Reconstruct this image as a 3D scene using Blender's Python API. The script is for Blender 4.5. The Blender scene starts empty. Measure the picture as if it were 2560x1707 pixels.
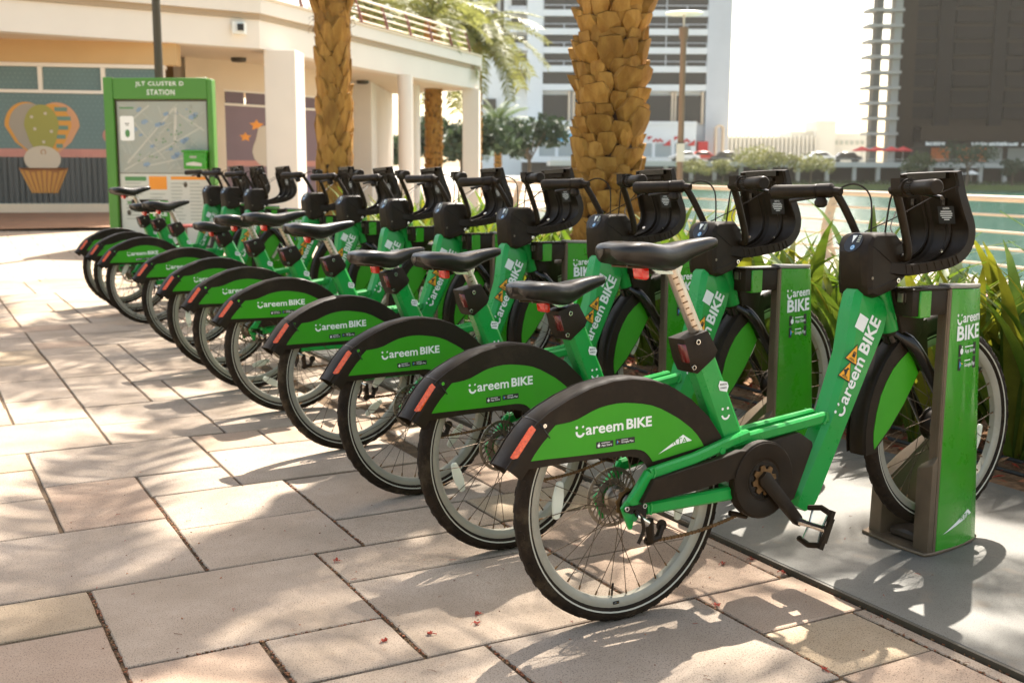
import bpy, bmesh, math, random
from mathutils import Vector, Matrix
R = math.radians
sin, cos, pi = math.sin, math.cos, math.pi
scene = bpy.context.scene
col = scene.collection
random.seed(7)

# ------------------------------------------------------------------ camera, sky, sun, exposure
CAM = Vector((-1.68098, -2.44187, 1.23506))
FW = Vector((0.472795, 0.867506, -0.154592)); RT = Vector((0.878437, -0.477830, 0.005173)); UP = Vector((0.069381, 0.138245, 0.987965))
cd = bpy.data.cameras.new('camera'); cam = bpy.data.objects.new('camera', cd); col.objects.link(cam)
cam.matrix_world = Matrix(((RT.x, UP.x, -FW.x, CAM.x), (RT.y, UP.y, -FW.y, CAM.y), (RT.z, UP.z, -FW.z, CAM.z), (0, 0, 0, 1)))
cd.sensor_width = 36; cd.lens = 39.375; cd.clip_start = 0.05; cd.clip_end = 3000
cd.dof.use_dof = True; cd.dof.focus_distance = 3.35; cd.dof.aperture_fstop = 4.6
scene.camera = cam
SUN = Vector((0.536, 0.481, 1.0)).normalized()
w = bpy.data.worlds.new('World'); scene.world = w; w.use_nodes = True
nt = w.node_tree; bg = nt.nodes['Background']
sky = nt.nodes.new('ShaderNodeTexSky'); sky.sky_type = 'NISHITA'; sky.sun_disc = False
sky.sun_elevation = math.asin(SUN.z); sky.sun_rotation = math.atan2(SUN.x, SUN.y)
sky.air_density = 1.0; sky.dust_density = 2.2; sky.ozone_density = 0.4
wb = nt.nodes.new('ShaderNodeMix'); wb.data_type = 'RGBA'; wb.blend_type = 'MULTIPLY'; wb.inputs[0].default_value = 1; wb.inputs[7].default_value = (1.0, 0.88, 0.72, 1)   # camera white balance, the whole sky alike
nt.links.new(sky.outputs[0], wb.inputs[6]); nt.links.new(wb.outputs[2], bg.inputs[0]); bg.inputs[1].default_value = 0.15
sd = bpy.data.lights.new('sun', 'SUN'); sd.energy = 4.6; sd.angle = R(0.53); sd.color = (1.0, 0.94, 0.85)
so = bpy.data.objects.new('sun', sd); col.objects.link(so); so.rotation_euler = (-SUN).to_track_quat('-Z', 'Y').to_euler(); so.location = (3, 3, 12)
vs = scene.view_settings; vs.view_transform = 'Standard'; vs.look = 'None'; vs.gamma = 1; vs.exposure = 1.74; vs.use_curve_mapping = False

HAZE = 0.00018
# ------------------------------------------------------------------ materials
def mat(name, c, rough=0.6, metal=0.0, var=0.0, scale=8.0, bump=0.0, bscale=60.0, spec=0.5, coat=0.0, rnd=0.0, emit=None, trans=0.0, c2=None, aniso=None):
    m = bpy.data.materials.new(name); m.use_nodes = True
    n = m.node_tree.nodes; l = m.node_tree.links; b = n['Principled BSDF']
    b.inputs['Base Color'].default_value = (*c, 1); b.inputs['Roughness'].default_value = rough; b.inputs['Metallic'].default_value = metal
    b.inputs['Specular IOR Level'].default_value = spec
    b.inputs['Coat Weight'].default_value = coat; b.inputs['Coat Roughness'].default_value = 0.06
    tc = n.new('ShaderNodeTexCoord')
    out = None
    if var or rnd or c2:
        mix = n.new('ShaderNodeMix'); mix.data_type = 'RGBA'
        mix.inputs[6].default_value = (*[x * (1 - var) for x in c], 1)
        mix.inputs[7].default_value = (*(c2 if c2 else [min(1, x * (1 + var)) for x in c]), 1)
        nz = n.new('ShaderNodeTexNoise'); nz.inputs['Scale'].default_value = scale; nz.inputs['Detail'].default_value = 5; nz.inputs['Roughness'].default_value = 0.62
        mp = n.new('ShaderNodeMapping'); 
        if aniso: mp.inputs['Scale'].default_value = aniso
        l.new(tc.outputs['Object'], mp.inputs[0]); l.new(mp.outputs[0], nz.inputs['Vector'])
        if rnd:
            oi = n.new('ShaderNodeObjectInfo'); va = n.new('ShaderNodeVectorMath'); va.operation = 'ADD'
            sc_ = n.new('ShaderNodeVectorMath'); sc_.operation = 'SCALE'; sc_.inputs[0].default_value = (17, 31, 7)
            l.new(oi.outputs['Random'], sc_.inputs['Scale']); l.new(mp.outputs[0], va.inputs[0]); l.new(sc_.outputs[0], va.inputs[1]); l.new(va.outputs[0], nz.inputs['Vector'])
        mr = n.new('ShaderNodeMapRange'); mr.inputs[1].default_value = 0.3; mr.inputs[2].default_value = 0.7
        l.new(nz.outputs[0], mr.inputs[0]); l.new(mr.outputs[0], mix.inputs[0])
        out = mix.outputs[2]
        if rnd:
            hs = n.new('ShaderNodeHueSaturation'); m2 = n.new('ShaderNodeMapRange'); m2.inputs[3].default_value = 1 - rnd; m2.inputs[4].default_value = 1 + rnd
            l.new(oi.outputs['Random'], m2.inputs[0]); l.new(m2.outputs[0], hs.inputs['Value']); l.new(out, hs.inputs['Color']); out = hs.outputs[0]
        l.new(out, b.inputs['Base Color'])
    if bump:
        bz = n.new('ShaderNodeTexNoise'); bz.inputs['Scale'].default_value = bscale; bz.inputs['Detail'].default_value = 4
        bp = n.new('ShaderNodeBump'); bp.inputs['Strength'].default_value = bump; bp.inputs['Distance'].default_value = 0.004
        l.new(tc.outputs['Object'], bz.inputs['Vector']); l.new(bz.outputs[0], bp.inputs['Height']); l.new(bp.outputs[0], b.inputs['Normal'])
    if emit:
        b.inputs['Emission Color'].default_value = (*emit[:3], 1); b.inputs['Emission Strength'].default_value = emit[3]
    if trans:
        t = n.new('ShaderNodeBsdfTranslucent'); ms = n.new('ShaderNodeMixShader'); ms.inputs[0].default_value = trans
        t.inputs[0].default_value = (*[min(1, x * 1.6) for x in c], 1)
        if out: l.new(out, t.inputs[0])
        l.new(b.outputs[0], ms.inputs[1]); l.new(t.outputs[0], ms.inputs[2]); l.new(ms.outputs[0], n['Material Output'].inputs[0])
    return m

def stone(name, c, c2):
    """sandstone: soft cloudy tone, fine dark grain, slight dirt, low relief"""
    m = mat(name, c, 0.82, c2=c2, scale=3.5, rnd=0.09, var=0.12, bump=0.35, bscale=170, spec=0.3)
    n = m.node_tree.nodes; l = m.node_tree.links; b = n['Principled BSDF']
    src = b.inputs['Base Color'].links[0].from_socket
    tc = n.new('ShaderNodeTexCoord')
    def layer(src, scale, lo, hi, colr, fac, detail=3):
        nz = n.new('ShaderNodeTexNoise'); nz.inputs['Scale'].default_value = scale; nz.inputs['Detail'].default_value = detail
        geo = n.new('ShaderNodeNewGeometry'); l.new(geo.outputs['Position'], nz.inputs['Vector'])
        mr = n.new('ShaderNodeMapRange'); mr.inputs[1].default_value = lo; mr.inputs[2].default_value = hi; mr.inputs[4].default_value = fac
        l.new(nz.outputs[0], mr.inputs[0])
        mx = n.new('ShaderNodeMix'); mx.data_type = 'RGBA'; mx.inputs[7].default_value = (*colr, 1)
        l.new(mr.outputs[0], mx.inputs[0]); l.new(src, mx.inputs[6]); return mx.outputs[2]
    s = layer(src, 260, 0.55, 0.64, (0.085, 0.055, 0.03), 0.7, 2)
    s = layer(s, 21, 0.66, 0.78, (0.20, 0.105, 0.05), 0.55, 6)
    s = layer(s, 2.2, 0.5, 0.75, (0.22, 0.165, 0.11), 0.5, 6)
    l.new(s, b.inputs['Base Color'])
    return m

GREEN = mat('green_gloss_paint', (0.006, 0.275, 0.038), 0.26, coat=0.22, spec=0.35, var=0.06, scale=3)
GREENP = mat('green_vinyl_panel', (0.036, 0.275, 0.004), 0.36, spec=0.35, var=0.08, scale=4)
GREEND = mat('green_dock_paint', (0.028, 0.255, 0.006), 0.2, coat=0.35, spec=0.4, var=0.06, scale=3)
BLACK = mat('black_plastic', (0.0150, 0.0078, 0.0022), 0.42, spec=0.22, var=0.25, scale=14, bump=0.06, bscale=500)
BLACKG = mat('black_gloss', (0.007, 0.0045, 0.002), 0.22, spec=0.4)
RUBBER = mat('tyre_rubber', (0.0150, 0.0080, 0.0026), 0.7, spec=0.2, var=0.4, scale=20, c2=(0.024, 0.0145, 0.007))
RUBBER_T = None
RIM = mat('rim_alloy', (0.31, 0.285, 0.22), 0.42, 0.25, var=0.1, scale=10)
STEEL = mat('worn_steel', (0.30, 0.25, 0.19), 0.36, 0.85, var=0.3, scale=40)
SPOKE = mat('spoke_steel', (0.085, 0.055, 0.030), 0.45, 0.6)
RUST = mat('brown_chain_steel', (0.155, 0.082, 0.028), 0.5, 0.55, var=0.4, scale=60)
ALU = mat('brushed_aluminium', (0.55, 0.48, 0.40), 0.32, 0.85, var=0.2, scale=30, aniso=(1, 1, 0.15))
CHROME = mat('chrome', (0.75, 0.72, 0.68), 0.15, 1.0)
WHITE = mat('white_print', (0.80, 0.80, 0.74), 0.5)
STRIPE = mat('reflective_stripe', (0.45, 0.42, 0.33), 0.45)
LENSW = mat('clear_reflector', (0.60, 0.61, 0.53), 0.2, trans=0.3)
REDL = mat('red_lens', (0.62, 0.012, 0.006), 0.15, coat=0.6)
ORL = mat('orange_reflector', (0.78, 0.09, 0.008), 0.2, coat=0.5, var=0.35, scale=120)
DRED = mat('dark_red_lens', (0.11, 0.004, 0.003), 0.2, coat=0.3)
YEL = mat('warning_yellow', (0.85, 0.38, 0.012), 0.5)
INK = mat('black_print', (0.012, 0.010, 0.008), 0.5)
BLUE = mat('blue_print', (0.06, 0.28, 0.55), 0.4)
LEATHER = mat('saddle_vinyl', (0.0080, 0.0050, 0.0024), 0.32, spec=0.4, var=0.2, bump=0.05, bscale=700, coat=0.15)
BRONZE = mat('dock_bronze_metal', (0.15, 0.108, 0.068), 0.42, 0.45, var=0.15, scale=6)
BRONZED = mat('dock_dark_inside', (0.030, 0.019, 0.010), 0.5)
GREYTOP = mat('dock_grey_cap', (0.24, 0.22, 0.20), 0.3, 0.3)

def grime(m, fac=.35):
    n = m.node_tree.nodes; l = m.node_tree.links; b = n['Principled BSDF']; src = b.inputs['Base Color'].links[0].from_socket
    geo = n.new('ShaderNodeNewGeometry'); nz = n.new('ShaderNodeTexNoise'); nz.inputs['Scale'].default_value = 7; nz.inputs['Detail'].default_value = 9; nz.inputs['Roughness'].default_value = .75
    l.new(geo.outputs['Position'], nz.inputs['Vector'])
    mr = n.new('ShaderNodeMapRange'); mr.inputs[1].default_value = .52; mr.inputs[2].default_value = .72; mr.inputs[4].default_value = fac; l.new(nz.outputs[0], mr.inputs[0])
    mx = n.new('ShaderNodeMix'); mx.data_type = 'RGBA'; mx.inputs[7].default_value = (.16, .12, .07, 1); l.new(mr.outputs[0], mx.inputs[0]); l.new(src, mx.inputs[6]); l.new(mx.outputs[2], b.inputs['Base Color'])
    r0 = b.inputs['Roughness'].default_value; m2 = n.new('ShaderNodeMapRange'); m2.inputs[1].default_value = .4; m2.inputs[2].default_value = .7; m2.inputs[3].default_value = r0; m2.inputs[4].default_value = min(1, r0 + .3); l.new(nz.outputs[0], m2.inputs[0]); l.new(m2.outputs[0], b.inputs['Roughness'])
grime(GREEN, .10); grime(GREENP, .07); grime(GREEND, .05); grime(BLACK, .14); grime(RUBBER, .5); grime(RIM, .3); grime(LEATHER, .08); grime(BRONZE, .3)

S_BEIGE = stone('sandstone_beige', (0.355, 0.272, 0.195), (0.440, 0.345, 0.260))
S_GREY = stone('sandstone_grey', (0.318, 0.248, 0.183), (0.400, 0.320, 0.247))
S_PINK = stone('sandstone_pink', (0.340, 0.232, 0.160), (0.410, 0.300, 0.215))
S_TAN = stone('sandstone_tan', (0.350, 0.255, 0.155), (0.420, 0.320, 0.215))
JOINT = mat('joint_soil', (0.060, 0.034, 0.016), 0.95, c2=(0.15, 0.09, 0.04), scale=14, var=0.3, bump=0.6, bscale=200)
TERR = mat('speckled_grey_slab', (0.112, 0.104, 0.085), 0.6, c2=(0.155, 0.145, 0.12), scale=4, var=0.1, bump=0.1, bscale=400)
n = TERR.node_tree.nodes; l = TERR.node_tree.links; b = n['Principled BSDF']
def speck(m, scale, lo, hi, colr, fac):
    n = m.node_tree.nodes; l = m.node_tree.links; b = n['Principled BSDF']; src = b.inputs['Base Color'].links[0].from_socket
    geo = n.new('ShaderNodeNewGeometry'); nz = n.new('ShaderNodeTexNoise'); nz.inputs['Scale'].default_value = scale; nz.inputs['Detail'].default_value = 2
    l.new(geo.outputs['Position'], nz.inputs['Vector'])
    mr = n.new('ShaderNodeMapRange'); mr.inputs[1].default_value = lo; mr.inputs[2].default_value = hi; mr.inputs[4].default_value = fac; l.new(nz.outputs[0], mr.inputs[0])
    mx = n.new('ShaderNodeMix'); mx.data_type = 'RGBA'; mx.inputs[7].default_value = (*colr, 1); l.new(mr.outputs[0], mx.inputs[0]); l.new(src, mx.inputs[6]); l.new(mx.outputs[2], b.inputs['Base Color'])
speck(TERR, 330, 0.57, 0.64, (0.045, 0.035, 0.025), 0.8)
speck(TERR, 9, 0.60, 0.75, (0.20, 0.15, 0.10), 0.5)
EDGE = mat('dark_steel_edge', (0.050, 0.038, 0.022), 0.55, var=0.3, scale=20)
MULCH = mat('bark_mulch', (0.16, 0.075, 0.030), 0.95, c2=(0.34, 0.18, 0.08), scale=28, var=0.3, bump=1.0, bscale=70)
LITTER = mat('dry_leaf', (0.40, 0.17, 0.06), 0.8, rnd=0.3, var=0.3, scale=6, c2=(0.30, 0.08, 0.03))
PETAL = mat('red_petal', (0.34, 0.030, 0.008), 0.7, var=0.35, scale=60, trans=0.2)
TWIG = mat('brown_twig', (0.17, 0.06, 0.025), 0.8)
PIPE = mat('black_hose', (0.018, 0.016, 0.014), 0.5)
PROM = mat('promenade_paving', (0.45, 0.39, 0.31), 0.8, var=0.08, scale=1.5)
LEAF = mat('strap_leaf', (0.080, 0.180, 0.012), 0.5, spec=0.25, rnd=0.3, var=0.25, scale=7, c2=(0.17, 0.215, 0.022), trans=0.42)
LEAFY = mat('strap_leaf_yellow', (0.20, 0.20, 0.016), 0.5, spec=0.25, rnd=0.25, var=0.25, scale=9, trans=0.4)
FROND = mat('palm_frond_green', (0.085, 0.13, 0.028), 0.5, rnd=0.25, var=0.25, scale=3, trans=0.35)
FRONDY = mat('palm_frond_pale', (0.20, 0.21, 0.055), 0.5, rnd=0.25, var=0.25, scale=3, trans=0.4)
BOOT = mat('palm_boot', (0.56, 0.300, 0.070), 0.8, spec=0.2, c2=(0.24, 0.105, 0.020), rnd=0.22, var=0.2, scale=14, bump=0.7, bscale=60, aniso=(1, 1, 0.35))
BOOTC = mat('palm_boot_cut', (0.60, 0.37, 0.13), 0.85, spec=0.15, c2=(0.27, 0.13, 0.032), rnd=0.2, var=0.2, scale=26, bump=0.9, bscale=90)
for m_ in (BOOT, BOOTC):
    n = m_.node_tree.nodes; l = m_.node_tree.links; bz = [q for q in n if q.type == 'TEX_NOISE' and q.outputs[0].links and q.outputs[0].links[0].to_node.type == 'BUMP'][0]
    mp = n.new('ShaderNodeMapping'); mp.inputs['Scale'].default_value = (1, 1, .12); tc_ = n.new('ShaderNodeTexCoord'); l.new(tc_.outputs['Object'], mp.inputs[0]); l.new(mp.outputs[0], bz.inputs['Vector']); bz.inputs['Scale'].default_value = 150
    [q for q in n if q.type == 'BUMP'][0].inputs['Strength'].default_value = 1.0
TRUNK = mat('palm_trunk_core', (0.030, 0.014, 0.005), 0.95, c2=(0.07, 0.035, 0.012), scale=30, var=0.3, bump=0.8, bscale=60)  # crevice shade between the leaf bases is put into this dark core colour
FIBRE = mat('palm_fibre', (0.17, 0.09, 0.032), 0.95, var=0.4, scale=40)
TREEG = mat('tree_leaf', (0.075, 0.105, 0.030), 0.6, rnd=0.2, var=0.3, scale=1.5, trans=0.3)
TREEY = mat('tree_leaf_yellow', (0.20, 0.20, 0.06), 0.6, rnd=0.2, var=0.3, scale=1.0, trans=0.3)
TREED = mat('tree_leaf_dark', (0.040, 0.065, 0.026), 0.6, rnd=0.2, var=0.3, scale=1.0, trans=0.25)
BARK = mat('bark', (0.13, 0.09, 0.055), 0.9, var=0.3, scale=8)
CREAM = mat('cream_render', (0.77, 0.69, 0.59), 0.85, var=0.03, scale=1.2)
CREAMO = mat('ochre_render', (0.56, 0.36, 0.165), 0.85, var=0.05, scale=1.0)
CREAMB = mat('beige_render', (0.72, 0.58, 0.42), 0.85, var=0.04, scale=1.0)
BAND = mat('tan_band', (0.40, 0.30, 0.20), 0.85)
DARKM = mat('dark_bronze_pole', (0.055, 0.040, 0.018), 0.5)
MAROON = mat('maroon_metal', (0.15, 0.045, 0.03), 0.5)
RAILM = mat('tan_rail_metal', (0.56, 0.42, 0.29), 0.45, var=0.08, scale=3)
REDW = mat('red_brown_slats', (0.24, 0.035, 0.025), 0.55)
LAMPC = mat('lamp_post_bronze', (0.18, 0.12, 0.075), 0.5)
TOWW = mat('white_cladding', (0.74, 0.77, 0.77), 0.5, var=0.03, scale=0.3)
TOWG = mat('grey_cladding', (0.56, 0.59, 0.62), 0.5, var=0.04, scale=0.3)
GLASSD = mat('dark_window_glass', (0.040, 0.034, 0.028), 0.3, spec=0.3)
GLASSL = mat('shop_glass', (0.30, 0.35, 0.36), 0.2)
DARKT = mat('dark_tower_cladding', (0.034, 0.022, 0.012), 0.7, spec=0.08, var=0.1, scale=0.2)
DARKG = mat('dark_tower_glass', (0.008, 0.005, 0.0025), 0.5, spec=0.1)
CONC = mat('pale_concrete', (0.50, 0.48, 0.43), 0.8, var=0.05, scale=0.4)
CONCG = mat('grey_concrete', (0.33, 0.315, 0.28), 0.8); CONCD = mat('dark_concrete', (0.13, 0.12, 0.10), 0.8)
ORANGE = mat('orange_shopfront', (0.75, 0.19, 0.03), 0.5)
REDC = mat('red_canvas', (0.50, 0.02, 0.02), 0.7)
SIGNBL = mat('sky_blue_sign', (0.10, 0.42, 0.68), 0.5)
BROWNW = mat('dark_arcade_wall', (0.060, 0.050, 0.040), 0.7)
TEALP = mat('mural_teal', (0.105, 0.165, 0.155), 0.35, var=0.1, scale=0.8)
TEALD = mat('mural_dark_stripe', (0.055, 0.060, 0.060), 0.35)
TEALS = mat('mural_mid_stripe', (0.095, 0.105, 0.100), 0.35)
PINKM = mat('mural_pink', (0.50, 0.20, 0.15), 0.4, var=0.1, scale=3)
PURPM = mat('mural_mauve', (0.175, 0.10, 0.11), 0.35, var=0.06, scale=2)
PURPD = mat('mural_dark_mauve', (0.12, 0.06, 0.065), 0.35)
VIOL = mat('mural_violet', (0.13, 0.09, 0.17), 0.4)
BAL1 = mat('balloon_olive', (0.30, 0.27, 0.045), 0.5)
BAL2 = mat('balloon_greige', (0.33, 0.27, 0.20), 0.5)
BAL3 = mat('balloon_orange', (0.62, 0.27, 0.03), 0.5)
BAL4 = mat('balloon_peach', (0.58, 0.28, 0.13), 0.5)
BAL5 = mat('balloon_teal', (0.13, 0.22, 0.16), 0.5)
CUP1 = mat('basket_orange', (0.52, 0.235, 0.035), 0.5)
CUP2 = mat('basket_brown', (0.33, 0.12, 0.025), 0.5)
HEADC = mat('mural_cream', (0.55, 0.45, 0.33), 0.5)
DOTC = mat('mural_dots', (0.21, 0.29, 0.26), 0.4)
MAPC = mat('map_paper', (0.36, 0.36, 0.29), 0.3, c2=(0.30, 0.33, 0.29), scale=4, var=0.1)
MAPB = mat('map_blue', (0.20, 0.28, 0.36), 0.4)
MAPL = mat('map_lane', (0.48, 0.46, 0.38), 0.4)
PAPER = mat('notice_paper', (0.56, 0.55, 0.46), 0.5)
SIGNG = mat('sign_green', (0.055, 0.205, 0.012), 0.4)
SIGNGD = mat('print_green', (0.07, 0.22, 0.06), 0.5)
SIGNO = mat('print_orange', (0.78, 0.27, 0.01), 0.5)
GREYL = mat('print_grey', (0.33, 0.34, 0.27), 0.6)
CARW = mat('pale_car_paint', (0.6, 0.6, 0.58), 0.25); CARD = mat('dark_car_paint', (0.05, 0.045, 0.04), 0.25); CARR = mat('red_car_paint', (0.5, 0.03, 0.01), 0.3)

# ------------------------------------------------------------------ helpers
def tag(o, label=None, cat=None, group=None, kind=None):
    if label: o['label'] = label
    if cat: o['category'] = cat
    if group: o['group'] = group
    if kind: o['kind'] = kind
    return o
def empty(name, loc=(0, 0, 0), rot=(0, 0, 0)):
    o = bpy.data.objects.new(name, None); col.objects.link(o); o.location = loc; o.rotation_euler = rot; o.empty_display_size = 0.1
    return o
class MB:
    def __init__(s): s.v = []; s.f = []; s.m = []; s.mats = []
    def mi(s, m):
        if m not in s.mats: s.mats.append(m)
        return s.mats.index(m)
    def add(s, vs, fs, m):
        k = len(s.v); i = s.mi(m); s.v += [tuple(p) for p in vs]; s.f += [tuple(j + k for j in q) for q in fs]; s.m += [i] * len(fs); return s
    def box(s, c, d, m, M=None):
        x, y, z = d[0] / 2, d[1] / 2, d[2] / 2
        P = [Vector((a * x, b_ * y, e * z)) for e in (-1, 1) for b_ in (-1, 1) for a in (-1, 1)]
        if M: P = [M @ p for p in P]
        c = Vector(c)
        return s.add([c + p for p in P], [(0, 2, 3, 1), (4, 5, 7, 6), (0, 1, 5, 4), (2, 6, 7, 3), (0, 4, 6, 2), (1, 3, 7, 5)], m)
    def prism(s, poly, h0, h1, m, fr):
        """poly 2D -> fr(u, v, h)"""
        k = len(poly); A = sum(poly[i][0] * poly[(i + 1) % k][1] - poly[(i + 1) % k][0] * poly[i][1] for i in range(k))
        if A < 0: poly = poly[::-1]
        vs = [fr(u, v, h0) for u, v in poly] + [fr(u, v, h1) for u, v in poly]
        return s.add(vs, [tuple(range(k))[::-1], tuple(range(k, 2 * k))] + [(i, (i + 1) % k, k + (i + 1) % k, k + i) for i in range(k)], m)
    def loft(s, secs, m, caps=True, closed=True):
        k = len(secs[0]); vs = [p for q in secs for p in q]; fs = []
        for i in range(len(secs) - 1):
            for j in range(k if closed else k - 1):
                a = i * k + j; b_ = i * k + (j + 1) % k; fs.append((a, b_, b_ + k, a + k))
        if caps: fs += [tuple(range(k))[::-1], tuple(range((len(secs) - 1) * k, len(secs) * k))]
        return s.add(vs, fs, m)
    def tube(s, path, rad, m, n=8, caps=True, closed=False):
        P = [Vector(p) for p in path]; N = len(P)
        if not hasattr(rad, '__len__'): rad = [rad] * N
        T = []
        for i in range(N):
            a = P[i - 1] if (i > 0 or closed) else P[i]; c = P[(i + 1) % N] if (i < N - 1 or closed) else P[i]
            T.append((c - a).normalized())
        u = T[0].orthogonal().normalized(); secs = []
        for i in range(N):
            u = (u - T[i] * u.dot(T[i])).normalized(); v = T[i].cross(u)
            secs.append([P[i] + (u * cos(2 * pi * j / n) + v * sin(2 * pi * j / n)) * rad[i] for j in range(n)])
        if closed: secs.append(secs[0]); caps = False
        return s.loft(secs, m, caps)
    def lathe(s, prof, m, fr, n=32, closed_prof=False):
        """prof [(r, h)], fr(r cos, r sin, h)"""
        k = len(prof); vs = []
        for i in range(n):
            a = 2 * pi * i / n
            vs += [fr(r * cos(a), r * sin(a), h) for r, h in prof]
        fs = []
        for i in range(n):
            for j in range(k if closed_prof else k - 1):
                a = i * k + j; b_ = i * k + (j + 1) % k; c = ((i + 1) % n) * k
                fs.append((a, b_, c + (j + 1) % k, c + j))
        return s.add(vs, fs, m)
    def build(s, name, parent=None, smooth=40, bevel=0, seg=1, sub=0):
        me = bpy.data.meshes.new(name); me.from_pydata(s.v, [], s.f)
        for m in s.mats: me.materials.append(m)
        me.polygons.foreach_set('material_index', s.m)
        bm = bmesh.new(); bm.from_mesh(me)
        if bevel:
            bmesh.ops.remove_doubles(bm, verts=bm.verts, dist=1e-6)
            es = [e for e in bm.edges if len(e.link_faces) == 2 and e.calc_face_angle(0) > R(28)]
            bmesh.ops.bevel(bm, geom=es, offset=bevel, segments=seg, profile=0.6, affect='EDGES', clamp_overlap=True)
        bmesh.ops.recalc_face_normals(bm, faces=bm.faces)
        bm.to_mesh(me); bm.free()
        if smooth: me.shade_smooth(); me.set_sharp_from_angle(angle=R(smooth))
        o = bpy.data.objects.new(name, me); col.objects.link(o)
        if parent: o.parent = parent
        return o
def copy_tree(o, parent=None):
    c = o.copy(); col.objects.link(c)
    if parent: c.parent = parent
    for ch in list(o.children): copy_tree(ch, c)
    return c
def XZ(u, v, h): return Vector((u, h, v))           # side-view profile, h across
def XY(u, v, h): return Vector((u, v, h))
def smooth_path(pts, n=6):
    P = [Vector(p) for p in pts]; out = []
    for i in range(len(P) - 1):
        a = P[max(i - 1, 0)]; b_ = P[i]; c = P[i + 1]; d = P[min(i + 2, len(P) - 1)]
        for k in range(n):
            t = k / n; out.append(0.5 * ((2 * b_) + (c - a) * t + (2 * a - 5 * b_ + 4 * c - d) * t * t + (3 * b_ - a - 3 * c + d) * t ** 3))
    out.append(P[-1]); return out

# flat lettering: 2D outlines -> mesh data
_g = {}
def glyphs(body, bold=0.0):
    if (body, bold) in _g: return _g[(body, bold)]
    cu = bpy.data.curves.new('t', 'FONT'); cu.body = body; cu.space_character = 1.14 if body in ('JLT CLUSTER D', 'STATION') else 1.0; cu.size = 1; cu.offset = bold; cu.resolution_u = 3
    o = bpy.data.objects.new('t', cu); col.objects.link(o)
    bpy.context.view_layer.update()
    me = bpy.data.meshes.new_from_object(o.evaluated_get(bpy.context.evaluated_depsgraph_get()))
    V = [(v.co.x, v.co.y) for v in me.vertices]; F = [tuple(p.vertices) for p in me.polygons]
    col.objects.unlink(o); bpy.data.objects.remove(o); bpy.data.curves.remove(cu); bpy.data.meshes.remove(me)
    _g[(body, bold)] = (V, F); return V, F
class Flat:
    """2D print made of letters and shapes, later set on a surface"""
    def __init__(s): s.parts = []
    def text(s, body, x, y, w, h, m, bold=0.012, lower=False):
        V, F = glyphs(body, bold)
        x0 = min(v[0] for v in V); x1 = max(v[0] for v in V); y0 = min(v[1] for v in V); y1 = max(v[1] for v in V)
        s.parts.append(([(x + (a - x0) / (x1 - x0) * w, y + (b_ - y0) / (y1 - y0) * h) for a, b_ in V], F, m)); return s
    def poly(s, pts, m): s.parts.append((list(pts), [tuple(range(len(pts)))], m)); return s
    def rect(s, x, y, w, h, m): return s.poly([(x, y), (x + w, y), (x + w, y + h), (x, y + h)], m)
    def disc(s, x, y, rx, m, ry=None, n=16): ry = ry or rx; return s.poly([(x + rx * cos(2 * pi * i / n), y + ry * sin(2 * pi * i / n)) for i in range(n)], m)
    def arc(s, x, y, r0, r1, a0, a1, m, n=12):
        P = [(x + r1 * cos(R(a0 + (a1 - a0) * i / n)), y + r1 * sin(R(a0 + (a1 - a0) * i / n))) for i in range(n + 1)]
        Q = [(x + r0 * cos(R(a0 + (a1 - a0) * i / n)), y + r0 * sin(R(a0 + (a1 - a0) * i / n))) for i in range(n + 1)]
        V = P + Q; k = n + 1
        s.parts.append((V, [(i, i + 1, k + i + 1, k + i) for i in range(n)], m)); return s
    def careem(s, x, y, w, h, m):
        """smiling C, areem"""
        cw = 0.205 * w
        s.arc(x + cw * 0.46, y + h * 0.36, cw * 0.26, cw * 0.46, 170, 345, m)
        s.disc(x + cw * 0.12, y + h * 0.83, cw * 0.125, m); s.poly([(x + cw * .62, y + h * .80), (x + cw * .74, y + h * .70), (x + cw * .88, y + h * .86), (x + cw * .76, y + h * .97)], m)
        return s.text('areem', x + cw * 1.02, y - h * .01, w - cw * 1.02, h * 0.74, m, 0.018)
    def badge(s, x, y, w, h, play):
        s.rect(x, y, w, h, INK)
        s.parts[-1] = ([(p[0], p[1]) for p in s.parts[-1][0]], s.parts[-1][1], INK)
        t = Flat()
        if play:
            t.poly([(x + .07 * w, y + .2 * h), (x + .07 * w, y + .8 * h), (x + .16 * w, y + .5 * h)], BLUE); t.poly([(x + .165 * w, y + .5 * h), (x + .12 * w, y + .66 * h), (x + .25 * w, y + .52 * h)], YEL)
            t.text('Google Play', x + .30 * w, y + .16 * h, .64 * w, .42 * h, WHITE, .012); t.rect(x + .30 * w, y + .72 * h, .34 * w, .09 * h, WHITE)
        else:
            t.disc(x + .15 * w, y + .44 * h, .075 * w, WHITE, .25 * h); t.disc(x + .17 * w, y + .80 * h, .022 * w, WHITE, .08 * h, 8)
            t.text('App Store', x + .30 * w, y + .16 * h, .62 * w, .42 * h, WHITE, .012); t.rect(x + .30 * w, y + .72 * h, .50 * w, .09 * h, WHITE)
        s.parts += [(V, F, m, 1) for V, F, m in t.parts]; return s
    def rta(s, pts, tx):
        s.poly(pts, WHITE); t = Flat(); t.text('RTA', *tx, GREENP, 0.0); s.parts += [(V, F, m, 1) for V, F, m in t.parts]; return s
    def build(s, name, fr, parent=None, lift=0.0004):
        mb = MB()
        for p in s.parts:
            z = lift * (p[3] if len(p) > 3 else 0)
            mb.add([fr(a, b_, z) for a, b_ in p[0]], p[1], p[2])
        me = bpy.data.meshes.new(name); me.from_pydata(mb.v, [], mb.f)
        for m in mb.mats: me.materials.append(m)
        me.polygons.foreach_set('material_index', mb.m)
        o = bpy.data.objects.new(name, me); col.objects.link(o)
        if parent: o.parent = parent
        return o

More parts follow.
